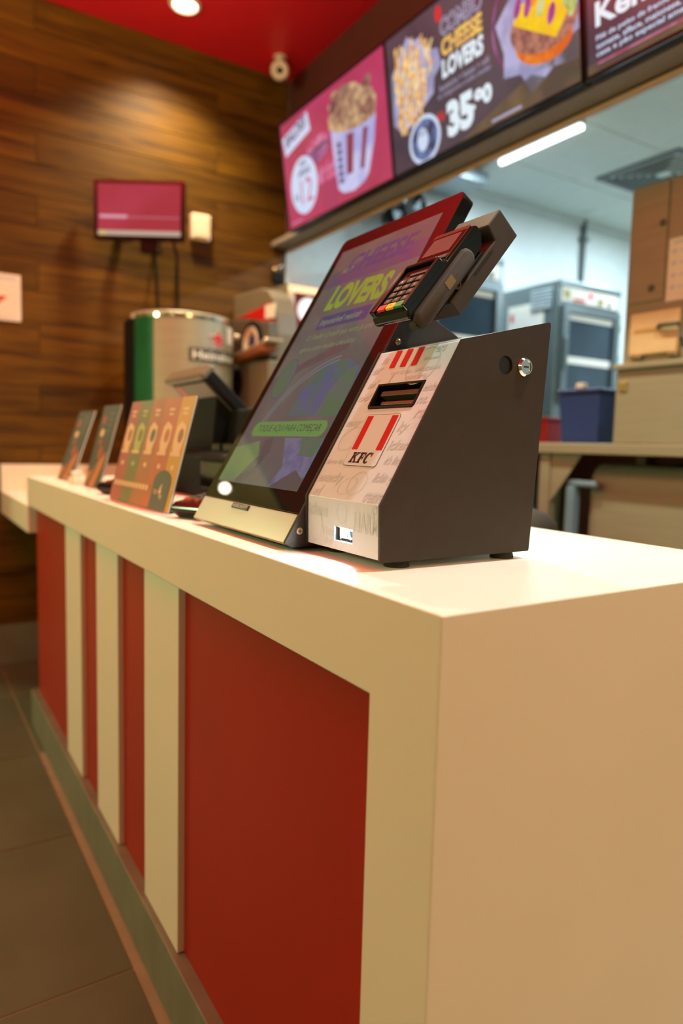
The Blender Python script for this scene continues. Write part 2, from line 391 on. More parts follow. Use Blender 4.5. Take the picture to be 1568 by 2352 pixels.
# back housing / foot, seen dark between the screen and the printer box
def bp(bv, c): v = F.p(0, bv, c); return (v.y, v.z)
prof = [bp(0.004, -0.0245), bp(0.385, -0.0245), (-0.352, 1.318), (-0.36, 1.0), (-0.075, 0.997)]
MB().xprism(prof, KX+0.0004, KX+KW-0.03).build('back_housing', M['black'], ks, bevel=0.001)
sc_ = [bp(-0.0008, -0.014), bp(-0.0008, -0.0006), bp(0.395, -0.0006), bp(0.392, -0.024), (-0.302, 1.341), (-0.353, 1.318), (-0.36, 0.9975), (-0.075, 0.9955)]
MB().xprism(sc_, KX-0.0042, KX-0.0002).build('side_cover', M['black'], ks, bevel=0.0008)
for yy, zz in ((-0.229, 1.300), (-0.066, 1.0185)):
    FS = Fr((KX-0.0045, yy, zz), (0, -1, 0), (0, 0, 1))
    MB().lathe(FS, [(0.0052, 0), (0.0052, 0.0008), (0.0038, 0.0016)], 16).build('screw', M['brass'] if zz > 1.2 else M['silver'], ks)
    x = flat(); x.frect(FS, -0.0032, 0.0032, -0.0006, 0.0006, 0.0018).frect(FS, -0.0006, 0.0006, -0.0032, 0.0032, 0.0018); x.build('screw_slot', M['inkblack'], ks)
for xx in (KX+0.04, KX+KW-0.09):
    for yy in (-0.11, -0.33):
        MB().lathe(up_frame(xx, yy, 0.99), [(0.014, 0), (0.013, 0.0085)], 16).build('foot', M['rubberdark'], ks)
# display picture, with greyish reflection haze mixed into its colours
E = lambda n, c, s=1.0, c2=None, sc=30, lo=0.4, hi=0.6: emat(n, c, s, c2, sc, True, lo, hi)
KS = 0.66
dv = {k: E('kiosk_'+k, c, KS, c2, sc) for k, (c, c2, sc) in dict(
    base=((106, 98, 94), (116, 110, 100), 9), purple=((104, 80, 112), (104, 88, 102), 26), green=((148, 168, 62), None, 1),
    blue=((84, 76, 118), None, 1), dim=((136, 146, 104), None, 1), burger=((96, 100, 132), (86, 112, 96), 22), leaf=((90, 118, 86), (104, 110, 104), 30),
    line=((128, 136, 146), None, 1), btn=((112, 156, 80), None, 1), ink=((72, 70, 84), None, 1), wedge=((112, 106, 140), (124, 122, 146), 60),
    brown=((98, 88, 84), None, 1), lime=((122, 142, 90), (114, 128, 98), 18), redband=((110, 76, 80), (108, 92, 92), 10)).items()}
d = flat(); c = 0.0004
A0, A1, B0, B1 = 0.024, 0.326, 0.080, 0.598
d.frect(F, A0, A1, B0, B1, c, dv['base'])
def lay(i): return c+0.00012*i
d.fpoly(F, [(A0, 0.505), (A1, 0.512), (A1, 0.550), (0.15, 0.556), (A0, 0.54)], lay(1), dv['purple'])
d.ftext(F, 'CHEESE', 0.085, 0.53, 0.20, 0.045, lay(2), dv['blue'], bold=0.03, shear=0.15)
d.ftext(F, 'NOVO', 0.071, 0.534, 0.037, 0.012, lay(2), dv['dim'], bold=0.02, shear=0.2)
d.ftext(F, 'LOVERS', 0.080, 0.446, 0.193, 0.058, lay(2), dv['green'], bold=0.05, shear=0.12, slope=-0.03)
d.fpoly(F, rrect(0.088, 0.255, 0.402, 0.432, 0.004), lay(1), dv['blue'])
d.ftext(F, 'Impossível resistir', 0.096, 0.406, 0.138, 0.019, lay(2), dv['dim'], bold=0.015, shear=0.2)
d.ftext(F, 'O Tender Crunch que você já ama', 0.076, 0.376, 0.215, 0.0155, lay(2), dv['dim'], shear=0.2)
d.ftext(F, 'agora com muito cheddar.', 0.072, 0.351, 0.19, 0.0145, lay(2), dv['dim'], shear=0.2)
d.fpoly(F, [(A0, 0.30), (0.2, 0.355), (0.25, 0.36), (0.25, 0.345), (0.13, 0.315), (A0, 0.27)], lay(1), dv['redband'])
d.fring(F, ell(0.21, 0.17, 0.165, 0.185, 44)[0:18], ell(0.21, 0.17, 0.162, 0.182, 44)[0:18], lay(3), dv['line']) if False else None
for rr_ in (0.168, 0.160):
    arc = [(0.275+rr_*1.22*math.cos(t), 0.165+rr_*math.sin(t)) for t in [math.pi*(0.55+0.43*k/16) for k in range(17)]]
    arc2 = [(0.275+(rr_-0.0022)*1.22*math.cos(t), 0.165+(rr_-0.0022)*math.sin(t)) for t in [math.pi*(0.55+0.43*k/16) for k in range(17)]]
    d.raw([F.p(a, bb, lay(3)) for a, bb in arc+arc2], [(i, i+1, 18+i, 17+i) for i in range(16)], dv['line'])
d.fpoly(F, [(0.17, 0.275), (0.21, 0.315), (0.27, 0.322), (0.325, 0.30), (0.325, 0.215), (0.16, 0.215)], lay(2), dv['burger'])
d.fpoly(F, [(0.255, 0.212), (0.262, 0.26), (0.285, 0.30), (0.316, 0.305), (0.325, 0.24), (0.325, 0.212)], lay(3), dv['leaf'])
d.fell(F, 0.073, 0.297, 0.032, 0.044, lay(3), dv['blue']); d.fell(F, 0.073, 0.297, 0.0305, 0.0425, lay(4), dv['leaf'])
d.fpoly(F, rrect(0.058, 0.315, 0.1745, 0.204, 0.0145), lay(4), dv['btn'])
d.ftext(F, 'TOQUE AQUI PARA COMEÇAR', 0.078, 0.181, 0.22, 0.0165, lay(5), dv['ink'], bold=0.02, shear=0.15)
d.fpoly(F, [(A0, 0.082), (0.09, 0.082), (0.135, 0.135), (0.11, 0.165), (A0, 0.15)], lay(2), dv['lime'])
d.fpoly(F, [(0.128, 0.165), (0.155, 0.174), (0.17, 0.145), (0.15, 0.11)], lay(3), dv['brown'])
d.fpoly(F, [(0.198, 0.172), (0.24, 0.12), (0.226, 0.081), (0.3, 0.095), (0.326, 0.105), (0.326, 0.172)], lay(2), dv['wedge'])
d.fpoly(F, [(0.23, 0.081), (0.29, 0.115), (0.326, 0.098), (0.326, 0.081)], lay(3), dv['brown'])
d.fpoly(F, [(0.255, 0.172), (0.275, 0.14), (0.32, 0.138), (0.326, 0.172)], lay(3), dv['leaf'])
d.build('display_picture', dv['base'], ks)
# bracket arm that carries the payment terminal
TT = math.radians(50.7)
tu = Vector((0, -math.cos(TT), math.sin(TT)))
FT = Fr(Vector((0.326, -0.2445, 1.4428))-tu*0.165, (-1, 0, 0), tu)     # terminal face, width 0.076
am = MB(); ap = [(0.055, -0.063), (0.212, -0.063), (0.212, -0.0165), (0.178, -0.0165), (0.174, -0.0385), (0.055, -0.0385)]
am.loft([FT.p(-0.004, bb, cc) for bb, cc in ap], [FT.p(0.081, bb, cc) for bb, cc in ap]); am.build('bracket_arm', M['darkbox'], ks, bevel=0.0022)
MB().fbox(FT, -0.0685, -0.0045, 0.09, 0.14, -0.060, -0.045).build('arm_link', M['black'], ks, bevel=0.002)
MB().fbox(FT, 0.0805, 0.0816, 0.115, 0.160, -0.046, -0.043).build('bracket_slot', M['inkblack'], ks)

# ------------------------------------------------------------------ payment terminal
pt = thing('payment_terminal', 'black handheld card payment terminal clipped on the bracket beside the kiosk screen', 'terminal', FT.p(0.038, 0.08, -0.014))
# body: side outline in (b, c), swept across the width, with a raised keypad hood
outl = [(0.168, -0.018), (0.168, -0.006), (0.160, 0.0), (0.094, 0.0), (0.090, 0.005), (0.02, 0.006), (0.001, 0.004), (-0.004, -0.001), (-0.006, -0.008), (-0.001, -0.014), (0.03, -0.022), (0.08, -0.034), (0.12, -0.034), (0.155, -0.030)]
MB().loft([FT.p(-0.001, bb, cc) for bb, cc in outl], [FT.p(0.077, bb, cc) for bb, cc in outl]).build('body', M['blackgloss'], pt, bevel=0.0028, seg=3)
MB().fprism(FT, rrect(0.001, 0.075, 0.0945, 0.1625, 0.003, 3), 0.0, 0.0012).build('screen_frame', pmat('brown_gloss_plastic', (96, 60, 48), 0.18), pt, bevel=0.0004, seg=1)
scr = flat(); scr.fpoly(FT, rrect(0.0025, 0.0735, 0.109, 0.1545, 0.002, 3), 0.0014, M['glass_black']); scr.fpoly(FT, rrect(0.008, 0.066, 0.1150, 0.1505, 0.001, 2), 0.0016, pmat('grey_lcd', (112, 84, 84), 0.12, var=0.1))
scr.build('screen', M['glass_black'], pt)
for k in range(4):
    MB().fbox(FT, 0.010+0.0165*k, 0.0245+0.0165*k, 0.0972, 0.1042, 0.0008, 0.0035).build('function_key', M['keygrey'], pt, bevel=0.0008, seg=1)
# keypad plane: recessed tray inside the hood, drawn slightly above the hood face
FK = Fr(FT.p(0, 0, 0.0062), (-1, 0, 0), tu)
tray = MB(); tray.fprism(FK, rrect(0.0095, 0.073, -0.001, 0.080, 0.004, 3), -0.004, 0.0006); tray.build('keypad_tray', M['blackmatt'], pt)
hood = MB()
hood.fprism(FK, [(-0.0012, 0.0), (0.0095, -0.001), (0.0095, 0.088), (0.004, 0.088), (-0.0012, 0.080)], -0.006, 0.005); hood.fbox(FK, 0.073, 0.0772, -0.001, 0.088, -0.006, 0.006); hood.fbox(FK, 0.0095, 0.073, 0.083, 0.088, -0.006, 0.0065)
hood.build('keypad_hood', M['blackgloss'], pt, bevel=0.0015)
MB().fbox(FK, 0.028, 0.068, 0.067, 0.073, 0.0006, 0.0016).build('label_strip', M['keygrey'], pt)
rows = ['123', '456', '789', '*0#']
for r_, s_ in enumerate(rows):
    for q, ch in enumerate(s_):
        a0 = 0.0175+0.0185*q; b0 = 0.0505-0.0122*r_
        k = MB().fprism(FK, rrect(a0, a0+0.0148, b0, b0+0.0088, 0.0018, 2), 0.0004, 0.0034).build('number_key', M['keygrey'], pt, bevel=0.0006, seg=1)
        t_ = flat(); t_.ftext(FK, ch, a0+0.006, b0+0.0025, 0.0035 if ch != '*' else 0.003, 0.0045, 0.0036); t_.build('key_legend', M['keyink'], k)
for q, (mt, nm) in enumerate((('keyred', 'cancel_key'), ('keyyellow', 'clear_key'), ('keygreen', 'enter_key'))):
    a0 = 0.0155+0.0192*q
    k = MB().fprism(FK, rrect(a0, a0+0.0172, 0.0005, 0.0108, 0.002, 2), 0.0004, 0.0045).build(nm, M[mt], pt, bevel=0.0008, seg=1)
    k['label'] = ('red', 'yellow', 'green')[q]+' key'
    t_ = flat(); t_.ftext(FK, ('ANULA', 'LIMPA', 'ENTRA')[q], a0+0.0035, 0.0045, 0.010, 0.003, 0.0048); t_.build('key_legend', M['inkblack'], k)
# grey rubber side grip (facing the camera), with a small sticker, and its clip screws
FG = Fr(FT.p(0.0775, 0.0, -0.016), -FT.n, tu)     # on the right side; a runs away from the face
grip = MB(); rs = []
for h, k in ((0, 1.0), (0.004, 1.0), (0.0075, 0.9), (0.009, 0.72)):
    rs.append([FG.p(0.004+(a-0.004)*k, 0.055+(bb-0.055)*(1-(1-k)*0.25), h) for a, bb in rrect(-0.0085, 0.0165, -0.006, 0.130, 0.0115, 6)])
grip.rings(rs); grip.build('side_grip', M['rubber'], pt, smooth=True, angle=60)
st_ = flat(); st_.frect(FG, -0.003, 0.009, 0.062, 0.079, 0.0093); st_.build('sticker', pmat('worn_tan_sticker', (120, 100, 70), 0.6), pt)
MB().fbox(FT, 0.004, 0.0765, 0.03, 0.150, -0.0382, -0.0342).build('cradle', M['blackmatt'], pt, bevel=0.001)
for bb in (-0.004, 0.082):
    FB = Fr(FG.p(0.0165 if bb > 0 else 0.004, bb, 0.001), FG.r, FG.u)
    MB().lathe(FB, [(0.0065, -0.008), (0.0065, 0.002), (0.0035, 0.003), (0.003, -0.001)], 16).build('clip_boss', M['rubber'], pt, smooth=True)

# ------------------------------------------------------------------ printer and scanner box
BX0, BX1 = 0.209, 0.385
pbx = thing('receipt_printer_box', 'slant-front box with white printed face, red stripes and dark side panel beside the kiosk', 'printer', (0.3, -0.2, 0.99))
prof = [(-0.077, 1.003), (-0.076, 1.0702), (-0.195, 1.279), (-0.353, 1.3175), (-0.331, 1.003)]
sh = MB().xprism(prof, BX0, BX1).build('shell', M['vinyl'], pbx)
FB1 = Fr((BX1, -0.076, 1.0702), (-1, 0, 0), (0, -0.119, 0.2088))
FB0 = Fr((BX1, -0.077, 1.003), (-1, 0, 0), (0, 0.001, 0.0672))
SL = [(0.0415, 0.1425), (0.1405, 0.1425), (0.1435, 0.146), (0.1435, 0.183), (0.0385, 0.183), (0.0385, 0.147)]
cut(sh, MB().fprism(FB1, SL, -0.05, 0.02))
cut(sh, MB().fbox(FB0, 0.0725, 0.1155, 0.0125, 0.0308, -0.03, 0.02))
bvm = sh.modifiers.new('bevel', 'BEVEL'); bvm.width = 0.0011; bvm.segments = 2; bvm.limit_method = 'ANGLE'; bvm.angle_limit = math.radians(25)
# printer slot bezel, throat and bars
bz = MB(); n_ = len(SL); ctr = (0.091, 0.163)
inn = [(ctr[0]+(a-ctr[0])*0.93, ctr[1]+(bb-ctr[1])*0.84) for a, bb in SL]
for c0, c1 in ((-0.03, 0.0012),):
    bz.raw([FB1.p(a, bb, c1) for a, bb in SL]+[FB1.p(a, bb, c1) for a, bb in inn]+[FB1.p(a, bb, c0) for a, bb in inn]+[FB1.p(a, bb, c0) for a, bb in SL],
           [(i, (i+1) % n_, n_+(i+1) % n_, n_+i) for i in range(n_)]+[(n_+i, n_+(i+1) % n_, 2*n_+(i+1) % n_, 2*n_+i) for i in range(n_)]+[(3*n_+i, i, (i+1) % n_, 3*n_+(i+1) % n_)[::-1] for i in range(n_)]+[list(range(2*n_, 3*n_))])
bzo = bz.build('printer_slot', M['blackmatt'], pbx)
MB().fbox(FB1, 0.048, 0.138, 0.166, 0.174, -0.018, -0.004).build('paper_guide', M['greydark'], bzo, bevel=0.001)
MB().fbox(FB1, 0.052, 0.138, 0.1535, 0.1595, -0.020, -0.008).build('cutter_bar', pmat('worn_steel_bar', (120, 112, 92), 0.4, 0.5), bzo, bevel=0.001)
MB().fbox(FB1, 0.047, 0.138, 0.1455, 0.1500, -0.024, -0.012).build('paper_guide', M['greydark'], bzo, bevel=0.001)
# scanner window
sw = MB(); sw.fbox(FB0, 0.0727, 0.0822, 0.0127, 0.0306, -0.028, -0.0025); swo = sw.build('scanner_window', M['blackgloss'], pbx)
MB().fbox(FB0, 0.084, 0.1150, 0.0127, 0.0165, -0.024, -0.004).build('scanner_ledge', M['blackgloss'], swo)
MB().fbox(FB0, 0.0838, 0.1152, 0.0166, 0.0305, -0.026, -0.014).build('scanner_reflector', emat('scanner_glow', (235, 250, 245), 2.2, (150, 190, 180), 120), swo)
MB().fbox(FB0, 0.095, 0.106, 0.018, 0.026, -0.013, -0.009).build('scanner_lens', M['ovenglass'], swo)
# print on the vinyl
pr = flat(); e = 0.0003
pat = [('COL. SANDERS', .075, .198, .085, .0055, 0), ('RECIPE', .096, .187, .044, .0055, 0), ('T', .053, .183, .018, .020, .2), ('ers', .134, .228, .019, .009, .2), ('licken', .115, .2165, .032, .005, .2),
       ('nicke', .147, .166, .032, .012, .3), ('nt.', .147, .147, .02, .011, .3), ('ky', .134, .101, .022, .02, .3), ('icken', .133, .078, .044, .015, .3), ("it's fing", .141, .053, .038, .017, .4),
       ("an'", .012, .178, .023, .013, .3), ('er', .007, .202, .022, .011, .3), ('od', .005, .156, .028, .012, .3), ('is', .016, .219, .016, .012, .3), ("finger lickin'", .006, .05, .057, .010, .3),
       ('tasty', .006, .111, .038, .013, .4), ('entucky', .006, .019, .062, .020, .3), ('ed', .008, .001, .022, .017, .3), ('lickin g', .135, .027, .042, .018, .5), ('creature', .135, .002, .042, .017, .5), ('rt', .155, .126, .022, .014, .3)]
for t, a, bb, ww, hh, shr in pat: pr.ftext(FB1, t, a, bb, min(ww, 0.1755-a), hh, e, M['inkgrey'], bold=0.02, shear=shr, slope=0.03)
for t, a, bb, ww, hh, bd in (('icken', .001, .041, .054, .018, .05), ('HARM', .119, .029, .056, .026, .04), ('Visit', .040, .017, .03, .011, .01), ('the', .047, .0055, .02, .009, .01), ('Ch', .160, .055, .014, .011, .02)):
    pr.ftext(FB0, t, a, bb, ww, hh, e, M['inkgrey'], bold=bd, shear=0.1)
for (a, bb, ra, rb) in ((.035, .094, .026, .018), (.105, .027, .02, .017), (.085, .022, .02, .012), (.120, .208, .032, .03), (.16, .118, .014, .008)):
    q1, q2 = ell(a, bb, ra, rb, 24, 0.4), ell(a, bb, ra*0.96, rb*0.95, 24, 0.4)
    pr.fring(FB1, q1, q2, e, M['inkline'])
for (a, bb, ra, rb) in ((.022, .03, .018, .024), (.09, .05, .012, .014)):
    pr.fring(FB0, ell(a, bb, ra, rb, 24), ell(a, bb, ra*0.95, rb*0.95, 24), e, M['inkline'])
pr.build('printed_pattern', M['inkgrey'], pbx)
pr = flat()
for a0, a1 in ((0.042, 0.0545), (0.067, 0.0795), (0.092, 0.1045)):
    pr.frect(FB1, a0, a1, 0.210, 0.2398, e*2)
pr.build('red_stripes', M['inkred'], pbx)
# brand panel: outlined rounded rectangle, two red stripes and lettering
lg = flat(); LA0, LA1, LB0, LB1 = 0.0485, 0.1275, 0.0515, 0.1325
lg.fpoly(FB1, rrect(LA0, LA1, LB0, LB1, 0.005), e*1.6, M['inkblack'])
lg.fpoly(FB1, rrect(LA0+0.0006, LA1-0.0006, LB0+0.0006, LB1-0.0006, 0.0045), e*2.2, M['vinyl'])
lg.frect(FB1, 0.0525, 0.0665, 0.0765, 0.1300, e*2.8, M['inkred']); lg.frect(FB1, 0.1095, 0.1235, 0.0765, 0.1300, e*2.8, M['inkred'])
def slab(F, a0, b0, hh, c, m, bld):
    """slab-serif italic K F C built stroke by stroke"""
    sh_ = 0.22
    def P(pts): return [(a0+(x+y*sh_)*hh, b0+y*hh) for x, y in pts]
    k = [[(.10,0),(.38,0),(.38,1),(.10,1)], [(0,0),(.48,0),(.48,.16),(0,.16)], [(0,.84),(.48,.84),(.48,1),(0,1)], [(.34,.36),(.34,.62),(.66,.93),(.9,.93)], [(.40,.56),(.58,.62),(.98,.06),(.72,.06)], [(.58,0),(1.04,0),(1.04,.13),(.58,.13)], [(.56,.87),(1.0,.87),(1.0,1),(.56,1)]]
    f = [[(.10,0),(.40,0),(.40,1),(.10,1)], [(0,0),(.5,0),(.5,.13),(0,.13)], [(0,.82),(.82,.82),(.82,1),(0,1)], [(.70,.66),(.82,.66),(.82,1),(.70,1)], [(.3,.44),(.62,.44),(.62,.58),(.3,.58)], [(.54,.32),(.64,.32),(.64,.70),(.54,.70)]]
    for pts in k: bld.fpoly(F, P(pts), c, m)
    for pts in f: bld.fpoly(F, P([(x+1.1, y) for x, y in pts]), c, m)
    N = 18; out = []; inn_ = []
    for i in range(N+1):
        t = math.radians(48+264*i/N); out.append((2.42+0.46*math.cos(t), .5+.52*math.sin(t))); inn_.append((2.46+0.20*math.cos(t), .5+.35*math.sin(t)))
    q = P(out)+P(inn_)
    bld.raw([F.p(a, bb, c) for a, bb in q], [(i, i+1, N+2+i, N+1+i) for i in range(N)], m)
    bld.fpoly(F, P([(2.70,.60),(2.82,.60),(2.82,1.02),(2.72,1.02)]), c, m)
slab(FB1, 0.0595, 0.0560, 0.0165, e*2.8, M['inkblack'], lg)
lg.build('brand_panel', M['vinyl'], pbx)
# dark side panels, lock, finger hole, feet
sp = [(-0.0755, 1.0005), (-0.0735, 1.0705), (-0.1935, 1.2805), (-0.3545, 1.3195), (-0.3325, 1.0005)]
def roundprof(pts, rads, seg=4):
    out = []
    for i, p in enumerate(pts):
        p = Vector(p); a = Vector(pts[i-1]); c_ = Vector(pts[(i+1) % len(pts)]); r = rads[i]
        if r == 0: out.append(tuple(p)); continue
        d1 = (a-p).normalized(); d2 = (c_-p).normalized()
        for k in range(seg+1):
            t = k/seg; q = (p+d1*r)*(1-t)**2+p*2*t*(1-t)+(p+d2*r)*t**2; out.append((q.x, q.y))
    return out
spr = roundprof(sp, [0.003, 0, 0, 0.006, 0.003])
side = MB().xprism(spr, 0.2048, 0.2088).build('side_panel', M['darkbox'], pbx)
FSd = Fr((0.2048, -0.2714, 1.2540), (0, -1, 0), (0, 0, 1))
cut(side, MB().lathe(FSd, [(0.0125, -0.01), (0.0125, 0.01)], 32))
MB().xprism(spr, BX1+0.0003, BX1+0.0042).build('side_panel', M['darkbox'], pbx)
MB().lathe(Fr(FSd.p(0, 0, -0.0034), FSd.r, FSd.u), [(0.0123, -0.0004), (0.0123, 0.0001)], 32).build('finger_hole_dark', M['inkblack'], pbx)  # black disc stands in for the dark depth of the hole
FL = Fr((0.2048, -0.3062, 1.2541), (0, -1, 0), (0, 0, 1))
lk = MB().lathe(FL, [(0.0128, 0), (0.0128, 0.0016), (0.0105, 0.0046), (0.0088, 0.0046), (0.0084, 0.0034), (0, 0.0034)], 36).build('lock', M['chrome'], pbx, smooth=True, angle=25)
MB().fbox(FL, -0.0042, 0.0042, -0.001, 0.001, 0.0034, 0.0040).build('keyhole', M['inkblack'], lk)
for x, y in ((0.2305, -0.120), (0.2275, -0.303), (0.3665, -0.120), (0.3665, -0.303)):
    MB().lathe(up_frame(x, y, 0.99), [(0.0165, 0), (0.0165, 0.003), (0.0135, 0.013)], 24).build('foot', M['rubberdark'], pbx, smooth=True)

# ------------------------------------------------------------------ things on the counter
def card_stand(name, label, bl, rdir, wdt, hgt, lean, picture, group):
    t = thing(name, label, 'sign', (bl[0], bl[1], 0.99), group)
    Fc = Fr((bl[0], bl[1], 0.9925), rdir, (0, -lean, math.sqrt(1-lean*lean)))
    MB().fbox(Fc, 0, wdt, 0, hgt, -0.0035, -0.0008).build('card', M['paper'], t, bevel=0.0006, seg=1)
    picture(Fc, wdt, hgt, t)
    MB().fbox(Fc, -0.001, wdt+0.001, -0.001, hgt+0.002, -0.0062, -0.0042).build('acrylic_back', M['acrylic'], t, bevel=0.0005, seg=1)
    foot = Fr((bl[0], bl[1]-0.002, 0.9902), rdir, (0, -1, 0))
    MB().fbox(foot, 0.0, wdt, 0.0, 0.075, 0.0, 0.0022).build('acrylic_foot', M['acrylic'], t, bevel=0.0005, seg=1)
    return t
PC = {k: pmat('card_'+k, v, 0.45, var=0.05) for k, v in dict(rose=(176, 92, 84), green=(124, 126, 82), tan=(172, 116, 78), orange=(190, 112, 74), yellow=(206, 164, 62), grey=(96, 100, 92),
      cream=(232, 204, 160), lime=(186, 196, 110), dark=(70, 66, 60), amber=(190, 116, 50), ember=(164, 74, 44), mustard=(150, 108, 30)).items()}
def pic_stripes(Fc, w_, h_, t):
    d = flat(); xs = [0, 0.075, 0.157, 0.245, 0.335, w_]
    tops = [0, 0.068, 0.155, 0.243, 0.335, w_]
    for k, mname in enumerate(('rose', 'green', 'tan', 'orange', 'yellow')):
        d.fpoly(Fc, [(xs[k], 0), (xs[k+1], 0), (tops[k+1], h_), (tops[k], h_)], 0, PC[mname])
    for k, mname in enumerate(('cream', 'lime', 'cream', 'cream', 'cream')):
        x = (xs[k]+xs[k+1])/2; rw = random.Random(k+3)
        d.fpoly(Fc, rrect(x-0.016, x+0.016, 0.222, 0.228, 0.002, 2), 0.0003, PC[mname]); d.fpoly(Fc, rrect(x-0.013, x+0.013, 0.212, 0.217, 0.002, 2), 0.0003, PC[mname])
        # dish pictures: glass, tub, drumstick and cups as print shapes
        d.fpoly(Fc, [(x-0.026, 0.185), (x-0.008, 0.198), (x+0.024, 0.186), (x+0.028, 0.158), (x+0.018, 0.128), (x-0.018, 0.128), (x-0.028, 0.15)], 0.0003, PC[mname])
        d.fell(Fc, x+0.004, 0.165, 0.014, 0.016, 0.0005, PC[('tan', 'green', 'grey', 'orange', 'mustard')[k]], 16)
        d.fpoly(Fc, rrect(x-0.03, x+0.024, 0.120, 0.128, 0.003, 2), 0.0005, PC['cream'])
        d.fell(Fc, x, 0.095, 0.010, 0.006, 0.0003, PC[mname], 12)
    d.fpoly(Fc, rrect(0.012, 0.265, 0.036, 0.052, 0.002, 2), 0.0005, PC['tan'])
    for k in range(11): d.frect(Fc, 0.016+k*0.0225, 0.033+k*0.0225, 0.038, 0.050, 0.0007, PC['cream'])
    lab = [(0.285, 0.0), (0.385, 0.0), (0.385, 0.062)]+[(0.335+0.05*math.cos(a), 0.062+0.026*math.sin(a)) for a in [math.pi*i/10 for i in range(1, 10)]]+[(0.285, 0.062)]
    d.fpoly(Fc, lab, 0.0008, PC['grey'])
    d.ftext(Fc, '4,', 0.326, 0.022, 0.024, 0.036, 0.001, PC['cream'], bold=0.02)
    d.ftext(Fc, 'R$', 0.300, 0.032, 0.018, 0.012, 0.001, PC['cream'])
    d.build('printed_face', PC['tan'], t)
def pic_dark(seed):
    def f(Fc, w_, h_, t):
        rw = random.Random(seed); d = flat(); d.frect(Fc, 0, w_, 0, h_, 0, PC['dark'])
        d.fpoly(Fc, [(0, 0), (w_*0.62, 0), (w_*0.85, h_*0.28), (w_*0.9, h_*0.44), (w_*0.6, h_*0.34), (w_*0.3, h_*0.2), (0, h_*0.16)], 0.0004, PC['amber'])
        d.fpoly(Fc, [(w_*0.1, 0), (w_*0.3, 0), (w_*0.55, h_*0.3), (w_*0.35, h_*0.2)], 0.0006, PC['dark'])
        d.fell(Fc, w_*0.25, h_*0.82, w_*0.12, h_*0.06, 0.0004, PC['ember'], 14); d.fell(Fc, w_*0.32, h_*0.66, w_*0.12, h_*0.05, 0.0004, PC['cream'], 14)
        d.fell(Fc, w_*0.35, h_*0.55, w_*0.1, h_*0.04, 0.0004, PC['ember'], 14); d.fell(Fc, w_*0.5, h_*0.42, w_*0.14, h_*0.08, 0.0004, PC['ember'], 14)
        for k in range(4): d.frect(Fc, w_*0.5, w_*(0.72+0.05*rw.random()), h_*(0.88-0.07*k), h_*(0.91-0.07*k), 0.0004, PC['grey'])
        d.build('printed_face', PC['dark'], t)
    return f
card_stand('menu_card_stand', 'wide striped menu card in pink, green, tan and yellow leaning on the counter', (1.334, -0.034, 0), (-0.9990, -0.043, 0), 0.405, 0.252, 0.246, pic_stripes, 'menu cards along the counter')
card_stand('menu_card_stand', 'narrow dark menu card nearest the striped card', (1.838, -0.080, 0), (-0.99, -0.05, 0), 0.165, 0.262, 0.26, pic_dark(1), 'menu cards along the counter')
card_stand('menu_card_stand', 'narrow dark menu card at the far end of the counter', (2.219, -0.070, 0), (-0.99, -0.07, 0), 0.18, 0.258, 0.32, pic_dark(2), 'menu cards along the counter')
# small slips and a white dispenser block among the cards
t = thing('paper_slips', 'small pile of pink and white paper slips behind the dark menu cards', 'paper', (1.735, -0.2, 0.99))
for k in range(3):
    MB().box(1.68+0.004*k, 1.79, -0.17-0.003*k, -0.235, 0.9902+0.012*k, 0.9902+0.012*k+0.0115).build('slip_pad', M['paper'] if k % 2 else PC['cream'], t, bevel=0.001, seg=1)
t = thing('white_block', 'little white plastic block on the counter between the two dark menu cards', 'block', (1.95, -0.075, 0.99))
MB().box(1.90, 1.99, -0.062, -0.10, 0.9902, 1.012).build('base', M['camwhite'], t, bevel=0.004)
MB().box(1.92, 1.97, -0.068, -0.095, 1.0121, 1.032).build('top_slot', M['paper'], t, bevel=0.003)
# two card readers lying on the counter
def reader(label, x, y, ang):
    t = thing('card_reader', label, 'card reader', (x, y, 0.99), 'card readers lying on the counter')
    d_ = Vector((math.cos(ang), math.sin(ang), 0)); s_ = d_.cross(Vector((0, 0, 1)))
    Fl = Fr((x, y, 0.9905), s_, d_)   # a across, b towards the keypad end, normal up
    prof = [(-0.10, 0.0), (0.075, 0.0), (0.095, 0.012), (0.098, 0.022), (0.085, 0.032), (-0.02, 0.046), (-0.10, 0.05)]
    n = Fl.n
    MB().loft([Fl.p(-0.042, b_, c_) for b_, c_ in prof], [Fl.p(0.042, b_, c_) for b_, c_ in prof]).build('body', M['blackgloss'], t, bevel=0.006, seg=3)
    Fs = Fr(Fl.p(0, 0.03, 0.0405), Fl.r, Fl.p(0, 0.085, 0.032)-Fl.p(0, -0.02, 0.046))
    for i in range(3):
        for j in range(3):
            MB().fbox(Fs, -0.030+0.022*i, -0.014+0.022*i, -0.022+0.017*j, -0.011+0.017*j, -0.002, 0.0025).build('key', M['keygrey'], t, bevel=0.001, seg=1)
    MB().fbox(Fs, -0.030, 0.030, 0.030, 0.040, -0.002, 0.0028).build('lit_keys', emat('orange_key_glow', (240, 100, 30), 0.6, (140, 40, 20), 60), t)
    MB().fbox(Fl, -0.034, 0.034, -0.092, -0.030, 0.046, 0.0515).build('display', M['glass_black'], t, bevel=0.001, seg=1)
reader('black card reader just left of the tall kiosk with orange lit keys', 0.868, -0.138, math.radians(118))
reader('black card reader peeking out left of the striped menu card', 1.50, -0.142, math.radians(118))
